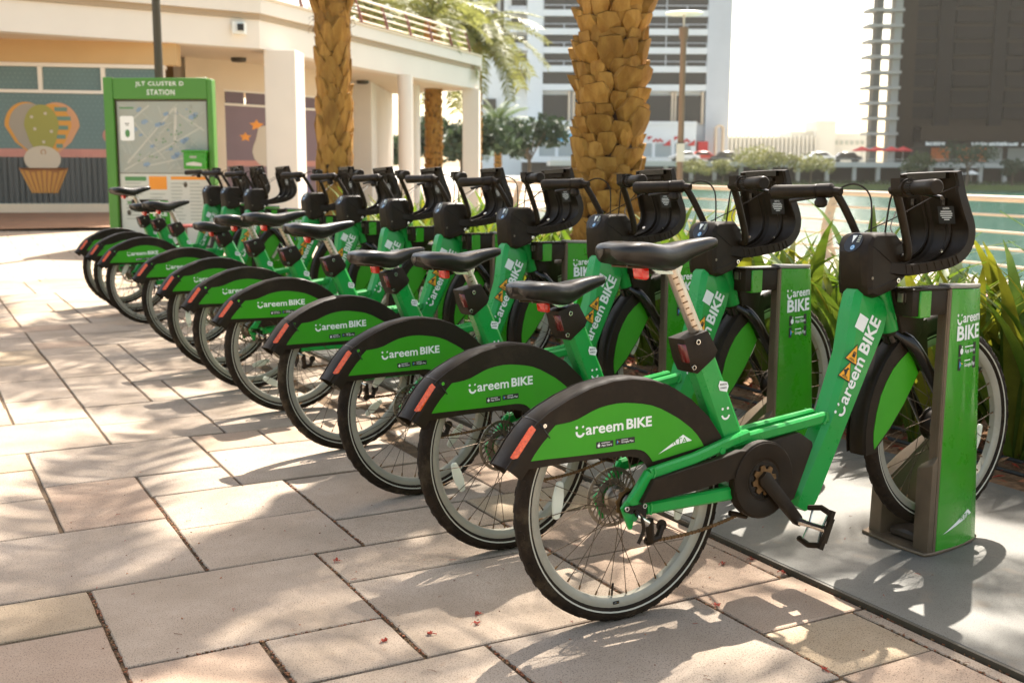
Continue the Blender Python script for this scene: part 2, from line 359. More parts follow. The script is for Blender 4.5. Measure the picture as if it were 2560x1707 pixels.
# site frame: l metres to the right, d metres ahead of the viewpoint on the ground
AH = Vector((0.478548, 0.878062, 0)); RH = Vector((0.878062, -0.478548, 0)); O0 = Vector((CAM.x, CAM.y, 0))
def far(l, d, z=0.0): p = O0 + RH * l + AH * d; return Vector((p.x, p.y, z))
def FD(d0): return lambda u, v, h: far(u, d0 + h, v)     # upright plane facing the viewer: u right, v up, h away

# ------------------------------------------------------------------ THE SETTING
def shelf(l):                                             # right-hand edge of the land (quay line): d -> l
    pts = [(-30, 20), (2, 9.3), (7, 7.55), (12.3, 5.62), (18.9, 3.04), (23.7, 0.1), (27, -0.45), (34, 0.8), (50, 4), (80, 4)]
    for (d0, l0), (d1, l1) in zip(pts, pts[1:]):
        if d0 <= l <= d1: return l0 + (l1 - l0) * (l - d0) / (d1 - d0)
    return pts[-1][1]
def gz(d, l):
    t = min(1, max(0, (d - 13.0) / 6.5)); s = min(1, max(0, (-3.6 - l) / 2.0))
    return 0.40 * t * t * (3 - 2 * t) * s
# joint bed + slabs near the viewer
slabs = []
def S(x0, x1, y0, y1, m): slabs.append((x0, x1, y0, y1, m))
B_, G_, P_, T_ = S_BEIGE, S_GREY, S_PINK, S_TAN
a, b1, c1, d1, e1, f1, g1, h1 = -1.268, -.92, -.578, -.41, .105, .275, .603, .652
for q in ((f1, h1, -.262, .03, P_), (f1, g1, -.548, -.262, T_), (d1, f1, -.56, .026, G_), (b1, d1, -.56, .026, B_), (c1, b1, 0, 0, B_), (b1, c1, .026, .317, B_), (a, b1, -.27, .317, P_),
          (a, c1, .317, .9, B_), (-2.1, a, .617, .9, T_), (-2.1, a, .03, .617, P_), (-2.1, a, -.56, .03, B_), (a, b1, -.56, -.27, T_), (-2.1, a, -1.1, -.56, B_), (a, b1, -1.1, -.56, G_), (c1, e1, .605, .9, B_), (c1, e1, .026, .605, B_),
          (e1, g1, .03, .465, P_), (e1, g1, .465, .9, P_), (g1, h1, .044, .9, P_), (g1, h1, -1.1, -.262, B_), (f1, g1, -1.1, -.548, P_), (d1, f1, -1.1, -.56, B_), (b1, d1, -1.1, -.56, T_),
          (d1, e1, .9, 1.197, B_), (d1, f1, 1.197, 1.767, G_), (b1, d1, .9, 1.34, B_), (b1, d1, 1.34, 1.785, G_), (-2.1, b1, .9, 1.493, G_), (a, b1, 1.493, 2.095, P_), (-2.1, a, 1.493, 1.95, B_),
          (-2.1, a, 1.95, 2.398, B_), (-2.1, a, 2.398, 2.695, T_), (a, c1, 2.095, 2.68, G_), (b1, c1, 1.785, 2.095, G_), (c1, .2, 1.785, 2.36, B_), (c1, -.267, 2.36, 2.665, P_), (-.267, .3, 2.36, 2.665, P_),
          (b1, d1, 2.68, 3.095, B_), (d1, .35, 2.665, 2.955, B_), (d1, .2, 2.955, 3.54, G_), (-2.1, b1, 2.695, 3.3, B_), (a, b1, 3.3, 3.85, B_), (b1, d1, 3.095, 3.55, G_), (-2.1, a, 3.3, 3.7, P_),
          (c1, d1, 3.55, 4.14, B_), (b1, c1, 3.55, 4.44, G_), (d1, .2, 3.54, 4.14, B_), (a, b1, 3.85, 4.44, G_), (-2.1, a, 3.7, 4.44, B_), (c1, .2, 4.14, 4.44, B_)):
    if q[1] > q[0] and q[3] > q[2]: S(*q)
rs = random.Random(5)
occ = {}
GX = [-2.1, a, b1, c1, d1, .105, .275, .603, .652]
def free(x0, x1, y0, y1):
    return all(x1 <= s[0] + .01 or x0 >= s[1] - .01 or y1 <= s[2] + .01 or y0 >= s[3] - .01 for s in slabs)
yy = -1.1; UN = .2945
cells = []
for j in range(0, 38):
    for i in range(len(GX) - 1):
        y0 = -.56 + UN * j
        cells.append((i, j, y0))
done = set()
for i, j, y0 in sorted(cells, key=lambda q: (q[1], q[0])):
    if (i, j) in done: continue
    y1 = y0 + UN; x0, x1 = GX[i], GX[i + 1]
    if not free(x0, x1, y0, y1):
        # clip a partly free cell
        lo, hi = y0, y1
        for s in slabs:
            if not (x1 <= s[0] + .01 or x0 >= s[1] - .01):
                if s[2] <= lo + .005 and s[3] > lo: lo = max(lo, s[3])
                if s[3] >= hi - .005 and s[2] < hi: hi = min(hi, s[2])
        if hi - lo > .03 and free(x0, x1, lo, hi): S(x0, x1, lo, hi, rs.choice((B_, B_, G_, P_)))
        continue
    wi = 1; hj = rs.choice((1, 1, 2)); wmax = rs.choice((1, 2, 2))
    while wi < wmax and i + wi < len(GX) - 1 and (i + wi, j) not in done and free(x0, GX[i + wi + 1], y0, y1): wi += 1
    while not free(x0, GX[i + wi], y0, y0 + UN * hj) or any((ii, jj) in done for ii in range(i, i + wi) for jj in range(j, j + hj)):
        hj -= 1
        if hj < 1: break
    if hj < 1: hj = 1; wi = 1
    for ii in range(i, i + wi):
        for jj in range(j, j + hj): done.add((ii, jj))
    S(x0, GX[i + wi], y0, y0 + UN * hj, rs.choice((B_, B_, G_, G_, P_, T_, B_)))
slabs.sort(key=lambda s: s[2]); slabs = [s for s in slabs if s[3] - s[2] > .02][:298]; yend = min(s[3] for s in slabs[-5:])
mb = MB(); mb.add([(-2.11, -1.12, -.007), (.655, -1.12, -.007), (.655, yend, -.007), (-2.11, yend, -.007)], [(0, 1, 2, 3)], JOINT)
pav = tag(mb.build('pavement', smooth=0), kind='structure')
for k_, (x0, x1, y0, y1, m) in enumerate(slabs[:298]):
    gap = .0055; q = [rs.uniform(0.6, 1.5) for _ in range(4)]; dz = rs.uniform(-.0012, .0012)
    if x1 - x0 < .09: q = [.7] * 4
    x0 += gap * q[0]; x1 -= gap * q[1] * (1.5 if abs(x1 - b1) < .02 or abs(x1 - a) < .02 else 1); y0 += gap * q[2]; y1 -= gap * q[3]
    cx, cy = (x0 + x1) / 2, (y0 + y1) / 2; X, Y = (x1 - x0) / 2, (y1 - y0) / 2
    mb = MB(); bv = .003
    # chipped, slightly wavy edge ring
    def ring(off, z):
        P = []
        for (ax, ay), (bx, by) in (((-X, -Y), (X, -Y)), ((X, -Y), (X, Y)), ((X, Y), (-X, Y)), ((-X, Y), (-X, -Y))):
            for t in range(4): P.append((ax + (bx - ax) * t / 4, ay + (by - ay) * t / 4))
        rr = random.Random(k_); out = []
        for px, py in P:
            jx, jy = rr.uniform(-.0016, .0016), rr.uniform(-.0016, .0016)
            sx = max(0, 1 - off / X); sy = max(0, 1 - off / Y)
            out.append((px * sx + jx, py * sy + jy, z))
        return out
    lo, mid, top = ring(0, -.02), ring(0, -.003), ring(.0035, 0)
    mb.loft([lo, mid, top], m, caps=False); mb.add(top, [tuple(range(16))], m)
    o = mb.build('paving_slab', pav, smooth=0); o.location = (cx, cy, dz); o.data.materials[0] = m

PLZ = mat('plaza_paving', (0.50, 0.43, 0.35), 0.82, var=0.1, scale=2)
n = PLZ.node_tree.nodes; l = PLZ.node_tree.links; b = n['Principled BSDF']
br = n.new('ShaderNodeTexBrick'); br.inputs['Scale'].default_value = 1; br.inputs['Brick Width'].default_value = .62; br.inputs['Row Height'].default_value = .295; br.inputs['Mortar Size'].default_value = .007
br.inputs['Color1'].default_value = (.38, .31, .23, 1); br.inputs['Color2'].default_value = (.36, .265, .185, 1); br.inputs['Mortar'].default_value = (.20, .14, .09, 1)
ge = n.new('ShaderNodeNewGeometry'); l.new(ge.outputs['Position'], br.inputs['Vector']); l.new(br.outputs[0], b.inputs['Base Color'])
# plaza sheet (beyond the slabs), right edge = quay line
mb = MB(); rows = [-8, -4, 0, 4, 8] + [10 + 1.0 * i for i in range(16)] + [28, 32, 38, 46, 60]
NL = 14; V = []; F = []
for d in rows:
    r = shelf(d)
    for i in range(NL):
        t = i / (NL - 1); l_ = -45 + (r + 45) * (1 - (1 - t) ** 2.2); V.append(far(l_, d, gz(d, l_) - .012))
for j in range(len(rows) - 1):
    for i in range(NL - 1): F.append((j * NL + i, j * NL + i + 1, (j + 1) * NL + i + 1, (j + 1) * NL + i))
mb.add(V, F, PLZ); tag(mb.build('plaza', smooth=60), kind='structure')
# red-brown paving apron in front of the mural wall
mb = MB(); V = []; F = []
for j, d in enumerate((16.6, 17.4, 18.2, 19.0, 19.9)):
    for i, l_ in enumerate((-16, -12, -9, -6, -5.2)): V.append(far(l_, d + (l_ + 9) * .2, gz(d + (l_ + 9) * .2, l_) + .004))
for j in range(4):
    for i in range(4): F.append((j * 5 + i, j * 5 + i + 1, j * 5 + i + 6, j * 5 + i + 5))
APR = mat('terracotta_paving', (0.29, 0.155, 0.085), 0.85, var=0.12, scale=3)
mb.add(V, F, APR); tag(mb.build('path', smooth=0), kind='structure')
# dock platform: speckled plates with a dark steel edge
mb = MB(); mb.box((.660, 4.0, -.002), (.010, 13.0, .030), EDGE); tag(mb.build('platform_edge', smooth=0), kind='structure')
plat = None
mb = MB(); mb.box((1.35, 4.0, -.012), (1.36, 13.0, .01), EDGE); plat = tag(mb.build('dock_platform', smooth=0), kind='structure')
for y0, y1 in ((-2.5, .93), (.93, 3.3), (3.3, 5.7), (5.7, 8.1), (8.1, 10.5)):
    mb = MB(); mb.box((1.352, (y0 + y1) / 2, .002), (1.366, y1 - y0 - .006, .022), TERR); mb.build('platform_plate', plat, smooth=0, bevel=.002)
# planting bed and promenade
mb = MB(); V = []; F = []
rb = random.Random(2)
nx, ny = 12, 70
for j in range(ny):
    for i in range(nx): V.append((2.036 + 1.45 * i / (nx - 1), -3 + 14.0 * j / (ny - 1), .004 + (rb.uniform(-.012, .028) if 0 < i < nx - 1 else 0)))
for j in range(ny - 1):
    for i in range(nx - 1): F.append((j * nx + i, j * nx + i + 1, (j + 1) * nx + i + 1, (j + 1) * nx + i))
mb.add(V, F, MULCH); tag(mb.build('planting_bed', smooth=60), kind='structure')
mb = MB(); V = []; F = []
ds = [-6, -2, 2, 7, 12.3, 15, 18.9, 21, 23.7]
for d in ds:
    r = far(shelf(d), d); V += [Vector((3.487, r.y if d < -1 else min(r.y + 3, 11), -.003)), Vector((r.x, r.y, -.003))]
for i in range(len(ds) - 1): F.append((2 * i, 2 * i + 1, 2 * i + 3, 2 * i + 2))
V = []; F = []
for y in (-4, -1, 2, 5, 8, 11, 14):
    V.append((3.487, y, -.004))
    # intersect quay line
    best = min((abs(far(shelf(d / 10), d / 10).y - y), d / 10) for d in range(-200, 300)); q = far(shelf(best[1]), best[1]); V.append((q.x + .12, y, -.004))
for i in range(6): F.append((2 * i, 2 * i + 1, 2 * i + 3, 2 * i + 2))
mb.add(V, F, PROM); tag(mb.build('promenade', smooth=0), kind='structure')
mb = MB(); V = []; F = []
qd = [-20 + i * 2 for i in range(36)]
for d in qd: q = far(shelf(d) + .14, d); V += [(q.x, q.y, -.006), (q.x, q.y, -3)]
for i in range(len(qd) - 1): F.append((2 * i, 2 * i + 1, 2 * i + 3, 2 * i + 2))
mb.add(V, F, CONC); tag(mb.build('quay_wall', smooth=0), 'pale concrete quay wall dropping from the promenade railing to the water', 'wall')
# water
WAT = mat('marina_water', (0.035, 0.105, 0.078), 0.11)
n = WAT.node_tree.nodes; l = WAT.node_tree.links; b = n['Principled BSDF']
ge = n.new('ShaderNodeNewGeometry'); nz = n.new('ShaderNodeTexNoise'); nz.inputs['Scale'].default_value = 1.6; nz.inputs['Detail'].default_value = 5
bp = n.new('ShaderNodeBump'); bp.inputs['Strength'].default_value = .9; bp.inputs['Distance'].default_value = .2
l.new(ge.outputs['Position'], nz.inputs['Vector']); l.new(nz.outputs[0], bp.inputs['Height']); l.new(bp.outputs[0], b.inputs['Normal'])
mb = MB(); mb.add([far(-60, -40, -1.6), far(260, -40, -1.6), far(260, 151, -1.6), far(-60, 151, -1.6)], [(0, 1, 2, 3)], WAT); tag(mb.build('water', smooth=0), kind='structure')
GRASS = mat('far_lawn', (0.14, 0.17, 0.05), 0.9, var=0.3, scale=.3)
FARG = mat('far_ground', (0.46, 0.43, 0.37), 0.9, var=0.06, scale=.05)
mb = MB(); mb.add([far(-400, 150, -.9), far(900, 150, -.9), far(900, 1500, -.9), far(-400, 1500, -.9)], [(0, 1, 2, 3)], FARG); tag(mb.build('far_ground', smooth=0), kind='structure')
mb = MB(); mb.add([far(-400, 59, -.05), far(3.9, 59, -.05), far(3.9, 150, -.05), far(-400, 150, -.05)], [(0, 1, 2, 3)], FARG); tag(mb.build('park_ground', smooth=0), kind='structure')
mb = MB(); mb.box(far(80, 150.6, -1.25), (300, 2.2, 0.7), GRASS, Matrix.Rotation(math.atan2(RH.y, RH.x), 3, 'Z')); tag(mb.build('far_bank', smooth=0), kind='structure')
ROTS = Matrix.Rotation(math.atan2(RH.y, RH.x), 3, 'Z')
def fbox(mb, l0, l1, d0, d1, z0, z1, m): mb.box(far((l0 + l1) / 2, (d0 + d1) / 2, (z0 + z1) / 2), (abs(l1 - l0), abs(d1 - d0), abs(z1 - z0)), m, ROTS); return mb
# ------------------------------------------------------------------ BICYCLE (built once at the origin, right side = -y)
def sec(c, nrm, a, b_, ch, y=0):
    """chamfered tube section: centre (x,z), in-plane normal nrm, half depth a, half width b"""
    nx_, nz_ = nrm; out = []
    for u, v in ((a, b_ - ch), (a - ch, b_), (-(a - ch), b_), (-a, b_ - ch), (-a, -(b_ - ch)), (-(a - ch), -b_), (a - ch, -b_), (a, -(b_ - ch))):
        out.append(Vector((c[0] + nx_ * u, y + v, c[1] + nz_ * u)))
    return out
def nrm2(p, q):
    d = Vector((q[0] - p[0], q[1] - p[1])).normalized(); return (d.y, -d.x)
def wheel(root, name, cx, cz, front):
    fr = lambda u, v, h: Vector((cx + u, h, cz + v))
    hub = MB()
    hr = .045 if front else .026
    hub.lathe([(.008, -.062), (.008, -.05), (.018, -.048), (hr + .008, -.034), (hr + .008, -.030), (hr, -.026), (hr, .026), (hr + .008, .03), (hr + .008, .034), (.018, .05), (.008, .052), (.008, .062)], STEEL if not front else BLACK, fr, 24)
    hub = hub.build(name, root, bevel=0)
    t = MB(); n = 72; prof = []
    for i in range(14):
        a_ = 2 * pi * i / 14; prof.append((.3115 + .0235 * cos(a_), .0245 * sin(a_)))
    t.lathe(prof, RUBBER, fr, n, True)
    # tread: scalloped shoulder blocks standing proud of the carcass
    for i in range(46):
        for s in (-1, 1):
            a0 = 2 * pi * (i + (.5 if s > 0 else 0)) / 46
            def pt(da, ph, lift): 
                r = .3115 + (.0235 + lift) * cos(ph); return fr(r * cos(a0 + da), r * sin(a0 + da), s * (.0245 + lift) * sin(ph))
            e_ = .0016
            q = [(-.030, .38), (.030, .38), (.038, .72), (.030, 1.02), (0, 1.16), (-.030, 1.02), (-.038, .72)]
            lo = [pt(x_, p_, -.001) for x_, p_ in q]; hi = [pt(x_ * .92, .76 + (p_ - .76) * .92, e_) for x_, p_ in q]
            k = len(q); t.add(lo + hi, [tuple(range(k, 2 * k))] + [(j, (j + 1) % k, k + (j + 1) % k, k + j) for j in range(k)], RUBBER)
    tyre = t.build('tyre', hub)
    m = MB()
    for s in (-1, 1): m.lathe([(.3035, s * .0236), (.3075, s * .0247), (.3075, s * .0240), (.3035, s * .0230)], STRIPE, fr, 72, True)
    m.build('reflective_stripe', hub)
    m = MB(); m.lathe([(.2945, .0165), (.289, .0172), (.2755, .0150), (.269, .010), (.268, 0), (.269, -.010), (.2755, -.0150), (.289, -.0172), (.2945, -.0165)], RIM, fr, 72, True)
    rim = m.build('rim', hub)
    m = MB()
    N = 32
    for i in range(N):
        s = 1 if i % 2 else -1; a_ = 2 * pi * i / N + .05; ah = a_ + (.95 if (i // 2) % 2 else -.95)
        p = fr((hr + .006) * cos(ah), (hr + .006) * sin(ah), s * .031); q = fr(.266 * cos(a_), .266 * sin(a_), s * .004)
        m.tube([p, q], .00115, SPOKE, 5, False)
        d = (p - q).normalized(); m.tube([q, q + d * .012], .0026, RUST, 5)
    tag(m.build('spokes', hub), kind='stuff')
    # slotted disc
    m = MB(); y = .041 if not front else -.036
    if not front:
        for r0, r1 in ((.074, .084), (.034, .052)): m.lathe([(r0, y - .001), (r1, y - .001), (r1, y + .001), (r0, y + .001)], STEEL, fr, 40, True)
        for i in range(26):
            a0 = 2 * pi * i / 26; a1 = a0 + .28; w_ = .05
            m.add([fr(.051 * cos(a0 - w_), .051 * sin(a0 - w_), y), fr(.051 * cos(a0 + w_), .051 * sin(a0 + w_), y), fr(.075 * cos(a1 + w_), .075 * sin(a1 + w_), y), fr(.075 * cos(a1 - w_), .075 * sin(a1 - w_), y)], [(0, 1, 2, 3)], STEEL)
        m.build('brake_disc', hub)
        m = MB(); P = []
        for i in range(44): r = .046 if i % 4 in (0, 1) else .041; P.append((r * cos(2 * pi * i / 44), r * sin(2 * pi * i / 44)))
        m.prism(P, -.041, -.038, RUST, fr); m.lathe([(.030, -.046), (.034, -.046), (.034, -.034), (.030, -.034)], BLACKG, fr, 20, True); m.build('sprocket', hub)
    else:
        m.lathe([(.078, y - .001), (.083, y - .001), (.083, y + .001), (.078, y + .001)], STEEL, fr, 40, True); m.lathe([(.04, y - .001), (.05, y - .001), (.05, y + .001), (.04, y + .001)], STEEL, fr, 32, True)
        for i in range(30):
            a0 = 2 * pi * i / 30; a1 = a0 + .22; w_ = .055
            m.add([fr(.049 * cos(a0 - w_), .049 * sin(a0 - w_), y), fr(.049 * cos(a0 + w_), .049 * sin(a0 + w_), y), fr(.079 * cos(a1 + w_), .079 * sin(a1 + w_), y), fr(.079 * cos(a1 - w_), .079 * sin(a1 - w_), y)], [(0, 1, 2, 3)], STEEL)
        m.build('brake_disc', hub)
    for ang in ((172, -10) if not front else (140, -20)):
        m = MB(); a_ = R(ang); c_ = fr(.205 * cos(a_), .205 * sin(a_), 0)
        tx = Vector((-sin(a_), 0, cos(a_))); rx = Vector((cos(a_), 0, sin(a_)))
        P = [(-.048, -.010), (-.052, 0), (-.048, .010), (-.012, .0165), (.012, .0165), (.048, .010), (.052, 0), (.048, -.010), (.012, -.0165), (-.012, -.0165)]
        m.prism(P, -.004, .004, LENSW, lambda u, v, h: c_ + tx * u + rx * v + Vector((0, h, 0)))
        m.build('wheel_reflector', hub, bevel=.002)
    m = MB(); a_ = R(-97 if not front else 40); q = fr(.266 * cos(a_), .266 * sin(a_), 0); m.tube([q, q - Vector((cos(a_), 0, sin(a_))) * .035], [.003, .0035], BLACK, 6); m.build('valve', hub)
    if not front:
        Flat().rect(-.010, -.0045, .020, .009, INK).rect(-.006, -.0012, .008, .0024, WHITE).rect(.004, -.0015, .003, .003, YEL).build('rim_sticker', lambda u, v, h: fr(u - .03, -.279 + v, -.0178 - h), hub)
    return hub

def make_bike():
    root = empty('bicycle')
    HX, HZ = 1.272, .405
    wheel(root, 'rear_wheel', 0, .335, False)
    wheel(root, 'front_wheel', HX, HZ, True)
    # ---- frame
    f = MB()
    n0 = (.874, -.486)
    f.loft([sec((.640, .222), n0, .030, .030, .012), sec((.652, .238), n0, .046, .037, .014), sec((.664, .263), n0, .049, .040, .015), sec((.784, .480), n0, .0475, .040, .016), sec((.868, .66), n0, .060, .041, .017), sec((.905, .765), n0, .080, .041, .018), sec((.922, .822), n0, .080, .040, .018), sec((.930, .85), n0, .06, .032, .012)], GREEN)
    # head tube
    ht0, ht1 = (.985, .866), (1.033, .735); nn = nrm2(ht0, ht1)
    f.tube([(ht0[0] - .012, 0, ht0[1] + .03), (ht1[0], 0, ht1[1])], [.033, .034], GREEN, 14); f.tube([(ht1[0], 0, ht1[1]), (ht1[0] + .004, 0, ht1[1] - .010)], [.031, .031], BLACK, 14)
    # seat tube
    p, q = (.268, .712), (.374, .462); nn = nrm2(p, q)
    f.loft([sec(p, nn, .040, .031, .014), sec(q, nn, .044, .033, .015), sec((.392, .42), nn, .042, .033, .015)], GREEN)
    # twin top tubes and stays
    for s in (-1, 1):
        nn = nrm2((.36, .46), (.73, .495))
        f.loft([sec((.36, .458), nn, .0165, .013, .006, s * .034), sec((.735, .492), nn, .0165, .013, .006, s * .030)], GREEN)
        nn = nrm2((.04, .416), (.39, .466))
        f.loft([sec((.046, .414), nn, .0165, .012, .006, s * .066), sec((.20, .438), nn, .0155, .012, .006, s * .066), sec((.335, .464), nn, .0155, .013, .006, s * .050), sec((.42, .474), nn, .0160, .013, .006, s * .034)], GREEN)
        nn = nrm2((-.02, .335), (.046, .414))
        f.loft([sec((-.016, .338), nn, .018, .008, .004, s * .066), sec((.012, .372), nn, .0165, .011, .005, s * .066), sec((.048, .416), nn, .0165, .012, .006, s * .066)], GREEN)
        nn = nrm2((.03, .320), (.34, .322))
        f.loft([sec((.034, .322), nn, .0165, .012, .006, s * .066), sec((.335, .323), nn, .0195, .013, .006, s * .066)], GREEN)
        f.prism([(-.047, .333), (-.030, .352), (.012, .348), (.045, .338), (.045, .306), (.022, .306), (.006, .318), (-.006, .300), (-.014, .272), (-.022, .272)], s * .066 - .004, s * .066 + .004, GREEN, XZ)
    f.tube([(.345, -.075, .323), (.345, .075, .323)], .021, GREEN, 12)
    f.tube([(.30, -.07, .447), (.30, .07, .447)], .010, GREEN, 10)
    for s in (-1, 1):
        f.tube([(.402, s * .030, .452), (.408, s * .030, .472), (.404, s * .030, .488)], .004, GREEN, 6); f.tube([(.712, s * .044, .474), (.722, s * .045, .492), (.724, s * .044, .508)], .0045, GREEN, 6)
        f.tube([(.052, s * .079, .402), (.058, s * .079, .418), (.056, s * .078, .434)], .003, GREEN, 6); f.tube([(.042, s * .0795, .306), (.045, s * .0795, .322), (.043, s * .0795, .338)], .0035, GREEN, 6)
    f.tube([(.975, .03, .868), (.985, -.034, .86), (1.02, -.036, .77), (1.028, .02, .745)], .003, GREEN, 6)
    frame = f.build('frame', root, bevel=0)
    # lettering on the down tube, reading upwards
    o_ = Vector((.795, 0, .482)); tx = Vector((.486, 0, .874)); ty = Vector((-.874, 0, .486))
    fr = lambda u, v, h: o_ + tx * u + ty * v + Vector((0, -.0424 - h, 0))
    fr2 = lambda u, v, h: fr(u, v, h) if True else None
    Flat().careem(.0, .006, .192, .043, WHITE).text('BIKE', .208, .006, .118, .045, WHITE, .03).build('frame_lettering', fr, frame)
    for k_, (u0, v0) in enumerate(((.165, .073), (.108, .073))):
        F = Flat().poly([(u0 - .004, v0 - .034), (u0 + .058, v0 - .004), (u0 - .004, v0 + .026)], INK)
        t = Flat().poly([(u0, v0 - .029), (u0 + .052, v0 - .004), (u0, v0 + .021)], YEL)
        t2 = Flat()
        if k_ == 0: t2.rect(u0 + .014, v0 - .012, .010, .013, INK); [t2.rect(u0 + .024, v0 - .012 + .0035 * i, .008, .0024, INK) for i in range(4)]
        else: t2.rect(u0 + .010, v0 - .006, .020, .008, INK); t2.rect(u0 + .030, v0 - .010, .004, .010, INK); t2.poly([(u0 + .014, v0 + .002), (u0 + .028, v0 + .002), (u0 + .022, v0 + .012)], INK)
        t2.rect(u0 + .003, v0 - .018, .0022, .028, INK); t2.rect(u0 + .007, v0 - .014, .0022, .020, INK)
        F.parts += [(V_, F_, m_, 1) for V_, F_, m_ in t.parts] + [(V_, F_, m_, 2) for V_, F_, m_ in t2.parts]
        F.build('warning_sticker', lambda u, v, h: fr(u, v - .008, h) + Vector((0, .0, 0)), frame)
    Flat().rect(.262, .058, .046, .042, WHITE).build('blank_sticker', lambda u, v, h: fr(u, v, h), frame)
    # smile mark + maker's label on the far inner gusset / seat tube
    Flat().arc(.392, .560, .010, .016, 190, 350, WHITE).disc(.381, .576, .004, WHITE).disc(.400, .577, .004, WHITE).build('smile_mark', lambda u, v, h: Vector((u - .052, -.0335 - h, v - .018)), frame)
    F = Flat().poly([(.318, .640), (.345, .634), (.350, .622), (.344, .606), (.318, .612), (.313, .626)], WHITE); t = Flat().text('MADE IN', .319, .626, .024, .006, INK, .02).text('CANADA', .319, .616, .024, .006, INK, .02)
    F.parts += [(V_, F_, m_, 1) for V_, F_, m_ in t.parts]; F.build('maker_label', lambda u, v, h: Vector((u, -.0337 - h, v)), frame)
    # ---- seat group
    m = MB(); m.prism([(.188, .766), (.272, .786), (.308, .727), (.298, .708), (.237, .667), (.222, .672), (.204, .706)], -.036, .036, BLACK, XZ)
    m.lathe([(.004, 0), (.009, 0), (.009, .004), (.004, .004)], CHROME, lambda u, v, h: Vector((.236 + u, -.0365 - h, .756 + v)), 10, True); m.lathe([(.004, 0), (.008, 0), (.008, .004), (.004, .004)], CHROME, lambda u, v, h: Vector((.222 + u, -.0365 - h, .686 + v)), 10, True)
    cl = m.build('seat_clamp', root, bevel=.007, seg=2)
    m = MB(); m.loft([[Vector((.1835, -.032, .752)), Vector((.189, -.037, .752)), Vector((.196, -.037, .752)), Vector((.196, -.012, .752)), Vector((.1835, -.012, .752))], [Vector((.1995, -.032, .700)), Vector((.205, -.037, .700)), Vector((.212, -.037, .700)), Vector((.212, -.012, .700)), Vector((.1995, -.012, .700))]], DRED); m.build('clamp_reflector', cl, bevel=.002)
    ax = Vector((-.44, 0, .898))
    b0 = Vector((.262, 0, .775)); m = MB(); m.tube([b0 - ax * .05, b0 + ax * .232], .0195, ALU, 18); 
    m.prism([(.150, .972), (.176, .992), (.190, .985), (.180, .962), (.110, .966), (.085, .978), (.09, .988), (.13, .984)], -.017, .017, CHROME, XZ)
    post = m.build('seat_post', root)
    m = MB(); nrm = Vector((-.898, 0, -.44)); sdv = (nrm * .45 + Vector((0, -1, 0)) * .89).normalized()
    for k_ in range(11):
        p = b0 + ax * (.012 + .019 * k_) + sdv * .0196; e1 = sdv.cross(ax).normalized(); w_ = .005 if k_ % 2 else .0075
        m.add([p - e1 * w_ - ax * .0015, p + e1 * w_ - ax * .0015, p + e1 * w_ + ax * .0022, p - e1 * w_ + ax * .0022], [(0, 1, 2, 3)], RUST)
    tag(m.build('height_marks', post, smooth=0), kind='stuff')
    m = MB()
    S_ = [(-.050, .030, 1.040, 1.022), (-.046, .062, 1.050, 1.008), (-.030, .084, 1.060, .996), (0, .092, 1.065, .990), (.035, .096, 1.064, .981), (.075, .088, 1.057, .974), (.110, .073, 1.052, .970), (.145, .056, 1.050, .972), (.185, .042, 1.052, .985), (.225, .033, 1.056, 1.004), (.265, .028, 1.060, 1.016), (.298, .024, 1.061, 1.026), (.312, .019, 1.058, 1.032), (.318, .008, 1.051, 1.040)]
    secs = []
    for x_, hw, zt, zb in S_:
        ring = []
        for i in range(20):
            a_ = 2 * pi * i / 20; c_, s_ = cos(a_), sin(a_)
            yy_ = hw * (abs(c_) ** .7) * (1 if c_ > 0 else -1)
            zc = zb + (zt - zb) * .55
            zz = zc + (zt - zc) * (abs(s_) ** .75) if s_ > 0 else zc - (zc - zb) * (abs(s_) ** .55)
            if s_ > 0 and hw > .05: zz -= .010 * (1 - abs(c_)) * (hw / .1)      # shallow channel
            if s_ < 0: zz += (.018 if abs(c_) < .5 else 0) ; yy_ *= .96
            ring.append(Vector((x_, yy_, zz)))
        secs.append(ring)
    m.loft(secs, LEATHER); sd_ = m.build('saddle', root, smooth=60)
    m = MB()
    for s in (-1, 1): m.tube(smooth_path([(-.01, s * .035, .992), (.07, s * .018, .985), (.14, s * .018, .985), (.22, s * .014, 1.005), (.28, s * .012, 1.025)], 4), .0035, SPOKE, 6)
    m.build('saddle_rail', sd_)
    m = MB(); m.prism([(.046, .990), (.060, .994), (.072, .990), (.074, .955), (.062, .951), (.051, .956)], -.022, .022, REDL, XZ); tl = m.build('tail_light', root, bevel=.005, seg=2)
    m = MB(); m.prism([(.068, .990), (.105, .985), (.105, .970), (.072, .962)], -.010, .010, BLACK, XZ); m.build('light_bracket', tl)
    # ---- rear fender: rolled crest + side skirts, green panels
    C_ = [(-.387, .483), (-.366, .508), (-.342, .541), (-.316, .570), (-.289, .594), (-.250, .618), (-.189, .645), (-.123, .667), (-.051, .679), (.011, .679), (.080, .668), (.151, .642), (.211, .605), (.273, .549), (.314, .495), (.334, .452)]
    prof = [(-.041, -.062), (-.0425, -.028), (-.040, -.014), (-.030, -.004), (-.014, 0), (.014, 0), (.030, -.004), (.040, -.014), (.0425, -.028), (.041, -.062)]
    m = MB(); secs = []
